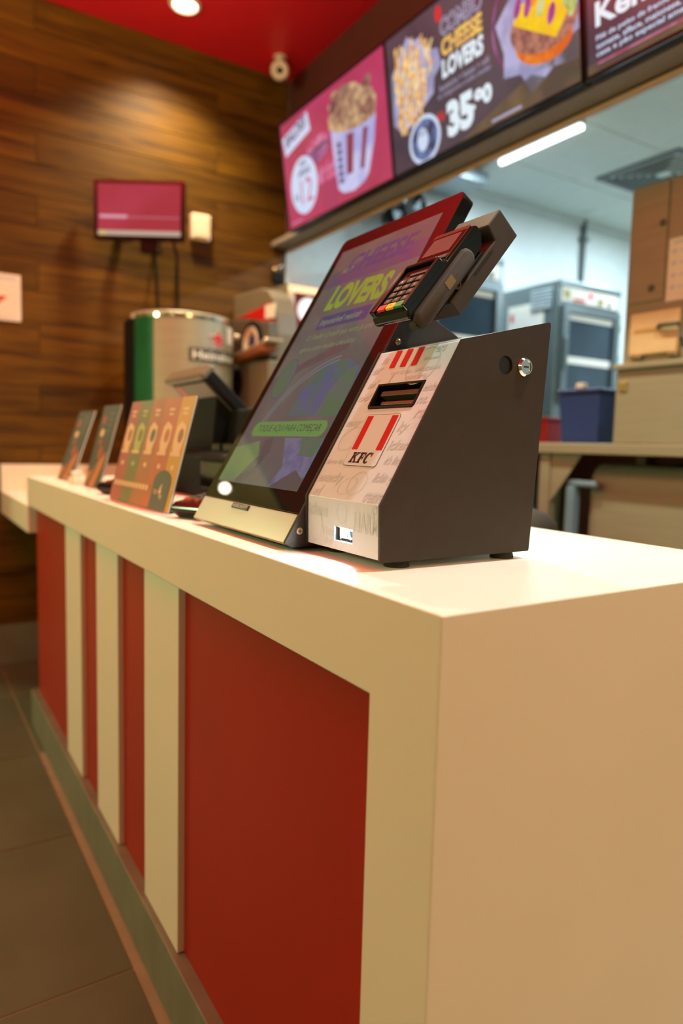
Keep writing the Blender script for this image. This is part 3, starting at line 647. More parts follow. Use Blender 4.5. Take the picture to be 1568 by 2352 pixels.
# staff point-of-sale screen seen from behind
t = thing('staff_terminal', 'slanted grey and black staff till screen seen from behind the striped card', 'till', (1.35, -0.36, 0.99))
sd = Vector((0, -0.735, -0.678)); Fp = Fr((1.705, -0.310, 1.318), (-1, 0, 0), -sd)
MB().fbox(Fp, 0, 0.31, -0.215, 0.0, -0.036, -0.004).build('screen_housing', M['blackmatt'], t, bevel=0.005, seg=2)
MB().fbox(Fp, -0.004, 0.314, -0.008, 0.016, -0.044, 0.006).build('top_bezel', M['greybody'], t, bevel=0.010, seg=3)
MB().fbox(Fp, 0.02, 0.29, -0.205, -0.012, -0.004, 0.003).build('back_cover', pmat('taupe_cover', (112, 98, 80), 0.45), t, bevel=0.004)
FTp = Fr(Fp.p(0, 0.0162, 0.0), Fp.r, Fp.n)
lgm = flat(); FBk = Fr(Fp.p(0, 0, 0.0034), Fp.r, Fp.u)
lgm.fpoly(FBk, [(0.05, -0.055), (0.085, -0.05), (0.078, -0.02), (0.065, -0.012), (0.052, -0.022)], 0.0003, M['inkred']); lgm.build('red_emblem', M['inkred'], t)
arm = MB(); arm.loft([Fp.p(a, bb, -0.036) for a, bb in ((0.02, -0.20), (0.30, -0.20), (0.30, -0.03), (0.02, -0.03))], [Vector((1.70, -0.50, 1.105)), Vector((1.46, -0.50, 1.105)), Vector((1.46, -0.36, 1.105)), Vector((1.70, -0.36, 1.105))]); arm.build('neck', M['blackmatt'], t, bevel=0.004)
MB().box(1.24, 1.45, -0.40, -0.50, 1.1155, 1.235).build('receipt_unit', M['blackmatt'], t, bevel=0.008)
MB().xprism([(-0.265, 0.9905), (-0.58, 0.9905), (-0.58, 1.112), (-0.33, 1.115), (-0.272, 1.105)], 1.02, 1.70).build('base', M['blackmatt'], t, bevel=0.008, seg=3)
MB().box(1.05, 1.30, -0.2695, -0.2635, 1.02, 1.09).build('base_door', M['blackgloss'], t, bevel=0.002)
MB().tube([(1.30, -0.35, 1.115), (1.22, -0.40, 1.150), (1.10, -0.44, 1.15), (1.00, -0.46, 1.08), (0.96, -0.44, 0.997)], 0.006).build('cable', M['blackmatt'], t, smooth=True)
for k in range(3):
    MB().box(1.30+0.10*k, 1.38+0.10*k, -0.36, -0.39, 1.1152, 1.1372).build('port_block', M['blackgloss'], t, bevel=0.003)
# ------------------------------------------------------------------ drinks machines by the wall
t = thing('beer_dispenser', 'big stainless beer drum with green side band and red star by the wooden wall', 'beer dispenser', (2.85, -0.752, 0.876))
R0 = 0.249; cx, cy = 2.85, -0.752
MB().lathe(up_frame(cx, cy, 0), [(R0*0.96, 0.8762), (R0, 0.89), (R0, 1.690), (R0*0.985, 1.712), (R0*0.93, 1.722), (0, 1.724)], 64).build('drum', M['steel'], t, smooth=True, angle=30)
def sector(r0, r1, a0, a1, z0, z1, n=20):
    s = MB(); rs = []
    for i in range(n+1):
        a = math.radians(a0+(a1-a0)*i/n); c_, s_ = math.cos(a), math.sin(a)
        rs.append([Vector((cx+r*c_, cy+r*s_, zz)) for r, zz in ((r0, z0), (r1, z0), (r1, z1), (r0, z1))])
    return s.rings(rs)
# azimuth of the camera from the drum is about 160 deg; left in view = larger y
sector(R0, R0+0.006, 107, 132, 0.90, 1.692).build('green_band', M['green'], t, smooth=True)
sector(R0, R0+0.012, 40, 106, 0.89, 1.685).build('dark_rear_band', M['blackmatt'], t, smooth=True)
sector(R0, R0+0.004, 60, 260, 1.692, 1.706, 40).build('rim_ring', M['chrome'], t, smooth=True)
def onDrum(build_fn):
    """print wrapped on the drum: a runs clockwise along the surface, b is the height"""
    fl_ = flat(); build_fn(fl_)
    for k, v in enumerate(fl_.v):
        a = math.radians(ANG0)+v.x/R0; r = R0+v.z
        fl_.v[k] = Vector((cx+r*math.cos(a), cy+r*math.sin(a), v.y))
    return fl_
ANG0 = 203.0
FW = Fr((0, 0, 0), (1, 0, 0), (0, 1, 0))
def plate(d):
    pts = [(-0.148+0.296*i/16, 1.500) for i in range(17)]+[(0.148-0.296*i/16, 1.562) for i in range(17)]
    d.raw([FW.p(a, bb, 0.003) for a, bb in pts], [(i, i+1, 32-i, 33-i) for i in range(16)], M['greydark'])
    d.ftext(FW, 'Heineken', -0.13, 1.511, 0.26, 0.040, 0.005, M['paper'], bold=0.02)
onDrum(plate).build('name_plate', M['greydark'], t)
def star(d):
    def st(r1, c, m): d.fpoly(FW, [((r1 if k % 2 == 0 else r1*0.42)*math.sin(math.pi*k/5), 1.608+(r1 if k % 2 == 0 else r1*0.42)*math.cos(math.pi*k/5)) for k in range(10)], c, m)
    st(0.058, 0.003, M['paper']); st(0.048, 0.005, M['inkred'])
onDrum(star).build('red_star', M['inkred'], t)
onDrum(lambda d: d.frect(FW, 0.066, 0.128, 1.60, 1.675, 0.003, M['paper'])).build('sticker', M['paper'], t)
t = thing('drinks_machine', 'grey rounded drinks machine with red swoosh panel and round porthole', 'drinks machine', (2.6, -1.17, 0.876))
YF = -1.13; kd = 1.1318
def TX(x): return -0.48+(x+0.48)*kd
def TZd(z_): return 1.144+(z_-1.144)*kd if z_ > 1.0 else z_
fp = [(2.67, 0.8765), (2.67, 1.826)]+[(2.38, 1.815), (2.31, 1.795), (2.26, 1.755), (2.225, 1.69), (2.21, 1.60), (2.21, 0.8765)]
MB().yprism([(TX(a), TZd(c_)) for a, c_ in fp], YF, YF-0.11).build('body', M['greybody'], t, bevel=0.008, seg=3)
FY = Fr((0, YF, 0), (-1, 0, 0), (0, 0, 1))     # a = -x
def P2(pts): return [(-TX(x), TZd(z_)) for x, z_ in pts]
def PY(pts): return [(TX(x), TZd(z_)) for x, z_ in pts]
MB().fprism(FY, P2([(2.651, 1.716), (2.40, 1.728), (2.30, 1.737), (2.262, 1.725), (2.246, 1.70), (2.244, 1.667), (2.25, 1.603), (2.272, 1.609), (2.28, 1.65), (2.40, 1.682), (2.547, 1.708)]), 0.0, 0.006).build('red_panel', pmat('red_gloss_panel', (200, 24, 30), 0.25), t, bevel=0.002)
MB().fprism(FY, P2([(2.318, 1.674), (2.226, 1.667), (2.222, 1.727), (2.318, 1.730)]), 0.0065, 0.009).build('white_label', M['paper'], t)
MB().fprism(FY, P2([(2.72, 1.70), (2.55, 1.70), (2.21, 1.645), (2.205, 1.50), (2.53, 1.50), (2.72, 1.53)]), 0.0, 0.05).build('front_panel', pmat('taupe_plastic', (92, 86, 74), 0.4), t, bevel=0.006)
FR_ = Fr((TX(2.355), YF+0.05, TZd(1.565)), (-1, 0, 0), (0, 0, 1))
pw = MB().lathe(FR_, [(0.112, 0), (0.112, 0.012), (0.088, 0.016), (0.086, 0.006)], 40).build('porthole_rim', M['blackmatt'], t, smooth=True, angle=30)
MB().lathe(FR_, [(0.086, 0.004), (0.084, 0.018), (0.052, 0.012), (0.050, 0.006)], 40).build('porthole_ring', M['camwhite'], pw, smooth=True, angle=30)
MB().lathe(FR_, [(0.050, 0.004), (0.030, 0.010), (0, 0.011)], 30).build('porthole_lens', pmat('violet_lens', (70, 60, 120), 0.1, spec=0.8), pw, smooth=True)
for x, z_ in ((2.524, 1.612), (2.216, 1.562), (2.53, 1.36)):
    MB().lathe(Fr((TX(x), YF+0.05, TZd(z_)), (-1, 0, 0), (0, 0, 1)), [(0.02, -0.06), (0.02, 0.01), (0.012, 0.02), (0, 0.021)], 20).build('knob', M['silver'], t, smooth=True)
MB().yprism(PY([(2.43, 1.51), (2.09, 1.548), (2.09, 1.56), (2.43, 1.526)]), YF+0.04, YF+0.115).build('drip_shelf', M['silver'], t, bevel=0.003)
MB().yprism(PY([(2.43, 1.480), (2.13, 1.512), (2.13, 1.545), (2.43, 1.508)]), YF+0.05, YF+0.13).build('amber_tray', pmat('amber_plastic', (130, 70, 26), 0.3, var=0.3), t, bevel=0.004)
MB().yprism(PY([(2.50, 1.0), (2.50, 1.495), (2.13, 1.478), (2.13, 1.0)]), YF+0.0, YF+0.09).build('lower_door', M['greybody'], t, bevel=0.01, seg=3)
MB().lathe(Fr((TX(2.45), YF+0.092, TZd(1.40)), (-1, 0, 0), (0, 0, 1)), [(0.075, 0), (0.075, 0.008), (0.05, 0.008), (0.05, 0.001)], 32).build('black_handle_ring', M['blackmatt'], t, smooth=True, angle=30)
MB().box(TX(2.56), TX(2.66), YF+0.0005, YF+0.05, 0.95, TZd(1.50)).build('side_pillar', M['blackmatt'], t, bevel=0.006)

t = thing('lit_drinks_display', 'glowing red and white lit sign box behind the grey drinks machine', 'sign', (3.05, -1.6, 1.4))
FD = Fr((2.95, -1.385, 1.30), (0, -1, 0), (0, 0, 1))
MB().fbox(FD, 0, 0.42, 0, 0.70, -0.3, -0.002).build('cabinet', M['greybody'], t, bevel=0.006)
MB().fbox(FD, 0.0, 0.42, 0.655, 0.69, -0.001, 0.012).build('lit_header', emat('orange_white_glow', (255, 214, 160), 1.6), t)
MB().fbox(FD, 0.0, 0.03, 0.30, 0.655, -0.001, 0.02).build('pale_post', M['camwhite'], t, bevel=0.003)
MB().fbox(FD, 0.035, 0.42, 0.30, 0.654, -0.001, 0.004).build('red_face', emat('red_backlit', (190, 34, 16), 0.9, (110, 14, 10), 6), t)
MB().lathe(Fr(FD.p(0.125, 0.565, 0.004), FD.r, FD.u), [(0.07, 0), (0.07, 0.004), (0, 0.005)], 32).build('white_disc', emat('white_backlit', (250, 244, 238), 1.2), t)
MB().box(2.97, 3.24, -1.49, -1.39, 0.8765, 1.299).build('stand', M['greydark'], t, bevel=0.004)

# ------------------------------------------------------------------ wooden wall fittings
rr_m = Vector((-0.536, -0.844, 0))
FM = Fr((3.08, -0.622, 2.263), rr_m, (0, 0, 1))
t = thing('wall_monitor', 'small flat monitor showing a plain crimson screen on the wooden wall', 'monitor', (3.08, -0.622, 2.263))
MB().fbox(FM, -0.221, 0.221, -0.142, 0.137, -0.035, -0.002).build('housing', M['blackmatt'], t, bevel=0.004)
bzl = MB(); n4 = 4
o4 = [(-0.221, -0.142), (0.221, -0.142), (0.221, 0.137), (-0.221, 0.137)]; i4 = [(-0.204, -0.125), (0.204, -0.125), (0.204, 0.122), (-0.204, 0.122)]
bzl.raw([FM.p(a, bb, -0.002) for a, bb in o4]+[FM.p(a, bb, 0.006) for a, bb in o4]+[FM.p(a, bb, 0.006) for a, bb in i4]+[FM.p(a, bb, -0.002) for a, bb in i4],
        [(i, (i+1) % 4, 4+(i+1) % 4, 4+i) for i in range(4)]+[(4+i, 4+(i+1) % 4, 8+(i+1) % 4, 8+i) for i in range(4)]+[(8+i, 8+(i+1) % 4, 12+(i+1) % 4, 12+i) for i in range(4)]+[(12+i, 12+(i+1) % 4, (i+1) % 4, i) for i in range(4)])
bzl.build('bezel', M['blackgloss'], t)
sc = flat(); sc.frect(FM, -0.204, 0.204, -0.125, 0.122, 0.001, emat('crimson_screen', (180, 58, 76), 0.95, (168, 50, 62), 3))
sc.frect(FM, -0.204, 0.204, -0.125, -0.100, 0.0014, emat('taskbar_grey', (206, 182, 160), 0.8)); sc.frect(FM, -0.195, -0.060, -0.042, -0.026, 0.0014, emat('text_bar', (236, 170, 190), 0.8))
sc.frect(FM, -0.060, 0.195, -0.040, -0.033, 0.0014, emat('faint_line', (206, 110, 128), 0.8)); sc.frect(FM, -0.195, -0.165, -0.122, -0.104, 0.0018, emat('yellow_icon', (226, 206, 110), 0.8))
sc.build('screen_image', M['inkred'], t)
MB().fbox(FM, 0.0, 0.095, -0.200, -0.143, -0.055, -0.008).build('clip_mount', M['blackgloss'], t, bevel=0.005)
MB().fbox(FM, -0.03, 0.03, -0.06, 0.05, -0.065, -0.036).build('mount_plate', M['blackmatt'], t, bevel=0.003)
MB().tube([FM.p(0, 0, -0.06), (3.2, -0.60, 2.26), (XW-0.001, -0.60, 2.26)], 0.02).build('arm', M['blackmatt'], t, smooth=True)
MB().box(XW-0.012, XW-0.0015, -0.65, -0.55, 2.19, 2.33).build('wall_plate', M['blackmatt'], t, bevel=0.002)
ca = Vector((XW-0.014, -0.76, 2.17))
MB().tube([FM.p(0.06, -0.15, -0.05), ca, (XW-0.012, -0.775, 2.0), (XW-0.012, -0.78, 1.8), (XW-0.012, -0.775, 1.6)], 0.006).build('cable', M['blackmatt'], t, smooth=True)
MB().tube([FM.p(0.16, -0.14, -0.03), (XW-0.014, -0.885, 2.12), (XW-0.012, -0.89, 1.9), (XW-0.012, -0.885, 1.6)], 0.007).build('cable', M['blackmatt'], t, smooth=True)

t = thing('wall_box', 'ivory switch box on the wooden wall beside the crimson monitor', 'switch box', (XW, -1.01, 2.29))
MB().box(XW-0.045, XW-0.0017, -1.063, -0.958, 2.226, 2.362).build('housing', M['camwhite'], t, bevel=0.006, seg=3)
MB().box(XW-0.049, XW-0.0451, -1.05, -0.97, 2.24, 2.35).build('cover', M['camwhite'], t, bevel=0.002)
t = thing('wall_notice', 'white notice with a red triangle outline on the wooden wall at the left edge', 'notice', (XW, 0.02, 1.8))
FN = Fr((XW-0.0035, 0.145, 1.693), (0, -1, 0), (0, 0, 1))
MB().fbox(FN, 0, 0.255, 0, 0.22, -0.0016, 0.002).build('sheet', M['paper'], t, bevel=0.0006, seg=1)
nt_ = flat(); nt_.fpoly(FN, [(0.03, 0.115), (0.195, 0.115), (0.112, 0.03)], 0.0024, M['inkred']); nt_.fpoly(FN, [(0.065, 0.098), (0.160, 0.098), (0.112, 0.052)], 0.0028, M['paper'])
nt_.frect(FN, 0.02, 0.235, 0.19, 0.206, 0.0024, M['inkgrey']); nt_.frect(FN, 0.02, 0.235, 0.012, 0.018, 0.0024, M['inkgrey'])
nt_.build('printed_sign', M['inkred'], t)
t = thing('wall_hook', 'tiny glinting chrome knob on the wooden wall near the kitchen opening', 'hook', (XW, -1.49, 2.15))
FH = Fr((XW-0.0017, -1.488, 2.155), (0, -1, 0), (0, 0, 1))
MB().lathe(FH, [(0.02, 0), (0.02, 0.006), (0.008, 0.01), (0.008, 0.03), (0.017, 0.036), (0.017, 0.048), (0.01, 0.054), (0, 0.055)], 20).build('knob', M['chrome'], t, smooth=True)
MB().box(XW-0.03, XW-0.0017, -1.52, -1.455, 2.07, 2.13).build('bracket', M['blackmatt'], t, bevel=0.004)

# security camera hanging at the ceiling corner
t = thing('security_camera', 'ivory security camera with dark lens under the red ceiling corner', 'camera', (3.1, -1.389, 3.21))
ax = Vector((-0.82, 0.42, -0.40)).normalized(); FCm = Fr(Vector((3.1, -1.389, 3.140)), ax.cross(Vector((0, 0, 1))), ax.cross(Vector((0, 0, 1))).cross(ax)*1.0)
if FCm.n.dot(ax) < 0: FCm = Fr(FCm.o, -FCm.r, FCm.u)
MB().lathe(FCm, [(0.0, -0.075), (0.034, -0.072), (0.046, -0.055), (0.050, 0.0), (0.049, 0.045), (0.042, 0.058), (0.034, 0.060), (0.030, 0.050), (0, 0.050)], 28).build('housing', M['camwhite'], t, smooth=True)
MB().lathe(FCm, [(0.017, 0.0505), (0.016, 0.052), (0.010, 0.066), (0, 0.067)], 20).build('lens', M['blackgloss'], t, smooth=True)
MB().lathe(Fr((3.1, -1.389, 3.17), (1, 0, 0), (0, 1, 0)), [(0.016, 0), (0.016, 0.034), (0.036, 0.036), (0.036, 0.040)], 20).build('mount', M['camwhite'], t, smooth=True)

# recessed downlights: ring and glowing lens
glow = emat('downlight_glow', (255, 236, 200), 7.0)
for x, y, lab in ((2.951, -0.805, 'round recessed downlight glowing in the red ceiling'), (1.45, -0.805, 'recessed downlight above the middle of the counter'), (-0.05, -0.805, 'recessed downlight above the near counter end'), (-1.2, -0.805, 'recessed downlight over the near aisle')):
    t = thing('downlight', lab, 'ceiling light', (x, y, ZC), 'recessed downlights in the red ceiling')
    Fd = Fr((x, y, ZC), (1, 0, 0), (0, -1, 0))
    MB().lathe(Fd, [(0.075, 0.0), (0.075, 0.006), (0.060, 0.012), (0.056, 0.004), (0.056, 0.0)], 36).build('ring', M['camwhite'], t, smooth=True, angle=30)
    MB().lathe(Fd, [(0.055, 0.001), (0.052, 0.005), (0, 0.006)], 36).build('lens', glow, t)
t = thing('pendant_globe', 'glowing globe lamp hanging in the foyer beyond the wooden wall', 'lamp', (5.0, 1.105, 2.8))
MB().lathe(up_frame(5.0, 1.105, 2.48), [(0.0, -0.04)]+[(0.04*math.cos(math.radians(a)), 0.04*math.sin(math.radians(a))) for a in range(-75, 76, 15)]+[(0, 0.04)], 24).build('globe', emat('globe_glow', (255, 240, 214), 30.0), t, smooth=True)
MB().tube([(5.0, 1.105, 2.522), (5.0, 1.105, 2.7995)], 0.006).build('cord', M['blackmatt'], t)

# ------------------------------------------------------------------ menu screens on the bulkhead
SCR_U = (0, 0.141, 0.990)
def q(v): return v
def menu_screen(label, x_left, wdt, hgt, draw):
    t = thing('menu_screen', label, 'menu screen', (x_left-wdt/2, -1.40, 2.28), 'menu screens over the kitchen opening')
    kk = 0.9478; Fs = Fr((-0.48+(x_left+0.48)*kk, -1.398, 1.144+(2.338-1.144)*kk), (-1, 0, 0), SCR_U, kk)
    MB().fbox(Fs, -0.008, wdt+0.008, -0.012, hgt+0.008, -0.04, -0.003).build('housing', M['blackmatt'], t, bevel=0.003)
    br_ = MB()
    for a0, a1, b0, b1 in ((-0.008, 0.0, -0.012, hgt+0.008), (wdt, wdt+0.008, -0.012, hgt+0.008), (0, wdt, hgt, hgt+0.008), (0, wdt, -0.012, 0)):
        br_.fbox(Fs, a0, a1, b0, b1, -0.003, 0.004)
    br_.build('bezel', M['blackgloss'], t)
    d = flat(); draw(d, Fs, wdt, hgt); d.build('screen_image', M['inkred'], t)
    MB().fbox(Fs, wdt*0.45, wdt*0.55, 0.1, 0.2, -0.12, -0.0405).build('wall_mount', M['blackmatt'], t)
    return t
V = lambda n, c, c2=None, sc=12, s=1.0: emat('menu_'+n, c, s, c2, sc, True)
mv = {k: V(k, *a) for k, a in dict(pink=((186, 62, 100), (168, 56, 84), 2.5), white=((206, 212, 240),), lilac=((168, 166, 220), (196, 198, 236), 8), ink=((74, 66, 92),), stripe=((136, 56, 78),),
     crust=((206, 172, 128), (150, 108, 92), 22), crustdark=((120, 76, 74), (160, 116, 96), 18), pale=((205, 218, 244),), rose=((206, 120, 160), (190, 70, 110), 30), plum=((160, 96, 150), (120, 60, 110), 16), band=((170, 60, 96),),
     dark=((84, 70, 78), (66, 54, 66), 3), umber=((112, 92, 66), (84, 70, 60), 5), fry=((236, 190, 110), (196, 120, 50), 50), fry2=((250, 224, 160), (230, 160, 80), 40), cheese=((240, 198, 96), (214, 166, 100), 20), whitehot=((226, 240, 248),), red=((216, 44, 48),), yellow=((244, 216, 20), (236, 190, 30), 12),
     bun=((240, 150, 50), (214, 100, 30), 16), patty=((176, 122, 100), (130, 84, 76), 46), lettuce=((150, 190, 90), (200, 210, 150), 30), onion=((170, 70, 150), (130, 50, 110), 20), paper=((176, 176, 214), (146, 146, 184), 10), blue=((110, 130, 180), (60, 60, 90), 30), tan=((220, 180, 110),), outline=((172, 164, 194),)).items()}
def s1(d, Fs, w_, h_):
    d.frect(Fs, 0, w_, 0, h_, 0, mv['pink'])
    d.fpoly(Fs, [(0.012, 0.472), (0.296, 0.52), (0.315, 0.425), (0.035, 0.374)], .001, mv['white'])
    d.ftext(Fs, 'BALDES', 0.05, 0.412, 0.225, 0.058, .002, mv['ink'], bold=0.03, shear=0.1, slope=0.2)
    d.fell(Fs, 0.20, 0.185, 0.142, 0.142, .002, mv['pale'], 36)
    d.ftext(Fs, 'POR', 0.175, 0.278, 0.07, 0.03, .003, mv['ink'], bold=0.02); d.ftext(Fs, 'APENAS', 0.15, 0.232, 0.13, 0.034, .003, mv['ink'], bold=0.02)
    d.ftext(Fs, '12', 0.165, 0.095, 0.12, 0.12, .003, mv['rose'], bold=0.0); d.ftext(Fs, 'R$', 0.095, 0.12, 0.045, 0.04, .003, mv['ink'])
    d.fpoly(Fs, [(0.37, 0.14), (0.56, 0.14), (0.50, 0.0), (0.36, 0.02)], .001, mv['band'])
    rw = random.Random(5)
    for k in range(13):
        a = 0.345+0.013*k; d.fpoly(Fs, [(a, 0.14+0.02*rw.random()), (a+0.010, 0.14), (a+0.02+0.02*rw.random(), 0.20+0.06*rw.random()), (a+0.008, 0.21)], .0015+0.00005*k, mv['rose'])
    d.fpoly(Fs, ell(0.365, 0.315, 0.125, 0.058, 24, 0.1), .0016, mv['plum']); d.fpoly(Fs, ell(0.372, 0.338, 0.11, 0.034, 24, 0.1), .0022, mv['rose']); d.fpoly(Fs, ell(0.375, 0.318, 0.09, 0.010, 20, 0.12), .0026, mv['ink'])
    pts = [(0.495, 0.36), (0.49, 0.41), (0.53, 0.45), (0.535, 0.508), (0.575, 0.512), (0.61, 0.505), (0.64, 0.512), (0.70, 0.498), (0.745, 0.486), (0.79, 0.455), (0.84, 0.44), (0.875, 0.412), (0.898, 0.37), (0.88, 0.285), (0.70, 0.28), (0.56, 0.31)]
    d.fpoly(Fs, pts, .002, mv['crust'])
    for k in range(14):
        a = 0.54+rw.random()*0.30; bb = 0.33+rw.random()*0.13
        d.fpoly(Fs, ell(a, bb, 0.035+0.03*rw.random(), 0.022+0.02*rw.random(), 14, rw.random()*3), .0024+.00003*k, mv['crustdark' if (k % 3 == 0) else 'crust'])
    d.fpoly(Fs, [(0.508, 0.358), (0.56, 0.325), (0.64, 0.305), (0.74, 0.292), (0.83, 0.292), (0.888, 0.302), (0.862, 0.20), (0.80, 0.075), (0.76, 0.048), (0.67, 0.031), (0.58, 0.042), (0.535, 0.07), (0.515, 0.2)], .0034, mv['lilac'])
    d.fpoly(Fs, [(0.644, 0.291), (0.705, 0.282), (0.672, 0.112), (0.618, 0.114)], .0039, mv['stripe']); d.fpoly(Fs, [(0.784, 0.272), (0.822, 0.27), (0.768, 0.106), (0.734, 0.108)], .0039, mv['stripe'])
    for k in range(6): d.fpoly(Fs, rrect(0.553, 0.588, 0.09+0.033*k, 0.112+0.033*k, 0.004, 2), .0039, mv['ink'])
    d.frect(Fs, 0.02, 0.16, 0.02, 0.03, .001, mv['rose'])
def s2(d, Fs, w_, h_):
    d.frect(Fs, 0, w_, 0, h_, 0, mv['dark']); d.fpoly(Fs, [(0.42, 0), (w_, 0), (w_, 0.16), (0.8, 0.10), (0.6, 0.05)], .001, mv['umber'])
    rw = random.Random(9)
    d.fpoly(Fs, [(0.02, 0.20), (0.03, 0.40), (0.10, 0.46), (0.145, 0.505), (0.18, 0.47), (0.225, 0.47), (0.25, 0.41), (0.33, 0.385), (0.345, 0.32), (0.30, 0.29), (0.29, 0.235), (0.16, 0.18), (0.085, 0.145)], .001, mv['paper'])
    for k in range(70):
        a = 0.06+0.22*rw.random(); bb = 0.17+0.27*rw.random()
        if bb < 0.14+0.35*a: continue
        an = 1.35+0.9*(rw.random()-0.5); l_ = 0.035+0.03*rw.random()
        d.fpoly(Fs, [(a-l_*math.cos(an)-.006, bb-l_*math.sin(an)), (a-l_*math.cos(an)+.006, bb-l_*math.sin(an)), (a+l_*math.cos(an)+.006, bb+l_*math.sin(an)), (a+l_*math.cos(an)-.006, bb+l_*math.sin(an))], .0012+.00002*k, mv['fry2' if k % 3 else 'fry'])
    d.fell(Fs, 0.345, 0.50, 0.02, 0.03, .001, mv['red'], 12)
    d.ftext(Fs, 'COMBO', 0.350, 0.412, 0.235, 0.065, .001, mv['outline'], bold=0.06); d.ftext(Fs, 'COMBO', 0.356, 0.418, 0.222, 0.054, .0016, mv['dark'], bold=0.0)
    d.ftext(Fs, 'CHEESE', 0.352, 0.338, 0.228, 0.066, .001, mv['cheese'], bold=0.05); d.ftext(Fs, 'LOVERS', 0.348, 0.262, 0.233, 0.068, .001, mv['whitehot'], bold=0.05, shear=0.08)
    d.ftext(Fs, 'Sanduíche + batata + refil', 0.325, 0.222, 0.28, 0.022, .001, mv['outline']); d.ftext(Fs, 'de refrigerante e molho cheddar', 0.315, 0.192, 0.30, 0.022, .001, mv['outline'])
    d.ftext(Fs, 'R$', 0.306, 0.114, 0.04, 0.036, .001, mv['red'], bold=0.04)
    d.ftext(Fs, '35', 0.360, 0.038, 0.152, 0.132, .001, mv['whitehot'], bold=0.06); d.ftext(Fs, ',90', 0.500, 0.078, 0.112, 0.078, .0012, mv['whitehot'], bold=0.06)
    d.fell(Fs, 0.215, 0.083, 0.102, 0.094, .001, mv['pale'], 36); d.fell(Fs, 0.215, 0.083, 0.085, 0.078, .0015, mv['blue'], 36); d.fell(Fs, 0.205, 0.085, 0.035, 0.045, .002, mv['pale'], 20)
    d.ftext(Fs, 'CHEDDAR', 0.165, 0.10, 0.1, 0.02, .0025, mv['dark'])
    ra = [math.radians(100+160*k/20) for k in range(21)]
    d.raw([Fs.p(0.86+0.235*math.cos(t), 0.30+0.21*math.sin(t), .0008) for t in ra]+[Fs.p(0.86+0.225*math.cos(t), 0.30+0.202*math.sin(t), .0008) for t in ra], [(k, k+1, 22+k, 21+k) for k in range(20)], mv['plum'])
    d.fpoly(Fs, [(0.645, 0.32), (0.745, 0.40), (0.78, 0.52), (w_, 0.52), (w_, 0.068), (0.90, 0.088), (0.802, 0.036), (0.755, 0.12), (0.674, 0.136), (0.68, 0.215)], .001, mv['paper'])
    d.fpoly(Fs, ell(0.86, 0.19, 0.128, 0.075, 24, -0.25), .0016, mv['bun']); d.fpoly(Fs, ell(0.86, 0.235, 0.148, 0.085, 26, -0.2), .002, mv['patty'])
    d.fpoly(Fs, ell(0.875, 0.42, 0.130, 0.10, 26, -0.1), .0022, mv['bun']); d.fpoly(Fs, ell(0.87, 0.37, 0.055, 0.02, 16, -0.2), .0028, mv['pale'])
    d.fpoly(Fs, [(0.75, 0.34), (0.95, 0.30), (0.965, 0.225), (0.915, 0.17), (0.73, 0.285)], .0026, mv['yellow'])
    for a, bb, m_ in ((0.755, 0.33, 'onion'), (0.80, 0.315, 'onion'), (0.855, 0.29, 'lettuce'), (0.90, 0.25, 'onion'), (0.965, 0.27, 'lettuce'), (0.985, 0.235, 'lettuce'), (0.83, 0.335, 'bun')):
        d.fpoly(Fs, ell(a, bb, 0.016, 0.032, 14, -0.3), .0031, mv[m_])
    d.frect(Fs, 0.604, 0.752, 0.012, 0.022, .0012, mv['outline'])
def s3(d, Fs, w_, h_):
    d.frect(Fs, 0, w_, 0, h_, 0, mv['dark']); d.frect(Fs, 0, w_, 0, 0.03, .0008, mv['umber'])
    d.ftext(Fs, 'Kentucky', 0.033, 0.108, 0.44, 0.092, .001, mv['whitehot'], bold=0.03)
    for k, tx_ in enumerate(('Filé de peito de frango 100g, queijo,', 'tomate, alface, maionese, molho da', 'casa e pão especial amanteigado')):
        d.ftext(Fs, tx_, 0.034, 0.087-0.0235*k, 0.40, 0.019, .001, mv['pale'], bold=0.02)
    d.frect(Fs, 0.038, 0.48, 0.022, 0.027, .0012, mv['rose'])
    d.fpoly(Fs, ell(0.72, 0.32, 0.2, 0.16, 30), .001, mv['bun']); d.fpoly(Fs, ell(0.72, 0.26, 0.22, 0.06, 30), .0015, mv['patty'])
menu_screen('pink menu screen with chicken bucket, furthest along the bulkhead', 3.152, 0.978, 0.545, s1)
menu_screen('dark menu screen advertising a burger and fries combo at 35,90', 2.158, 1.010, 0.545, s2)
menu_screen('dark menu screen with white lettering above the kitchen, nearest the camera', 1.122, 0.985, 0.545, s3)
# ------------------------------------------------------------------ kitchen
t = thing('ceiling_tube', 'white fluorescent tube strip glowing on the kitchen ceiling', 'ceiling light', (2.49, -2.75, ZK))
MB().box(2.19, 2.80, -2.775, -2.725, ZK-0.018, ZK-0.0015).build('housing', M['ceilwhite'], t, bevel=0.003)
MB().tube([(2.195, -2.75, ZK-0.032), (2.795, -2.75, ZK-0.032)], 0.017, 12).build('tube', emat('tube_glow', (250, 255, 252), 4.0), t, smooth=True)
t = thing('ceiling_vent', 'grey slatted air vent in the kitchen ceiling', 'vent', (2.385, -3.77, ZK))
vx0, vx1, vy0, vy1 = 2.095, 2.675, -4.06, -3.48
fr_ = MB()
for a in ((vx0, vx1, vy0, vy0+0.03), (vx0, vx1, vy1-0.03, vy1), (vx0, vx0+0.03, vy0+0.03, vy1-0.03), (vx1-0.03, vx1, vy0+0.03, vy1-0.03)): fr_.box(*a, ZK-0.014, ZK+0.010)
fr_.build('frame', M['vent'], t)
vcx, vcy = (vx0+vx1)/2, (vy0+vy1)/2
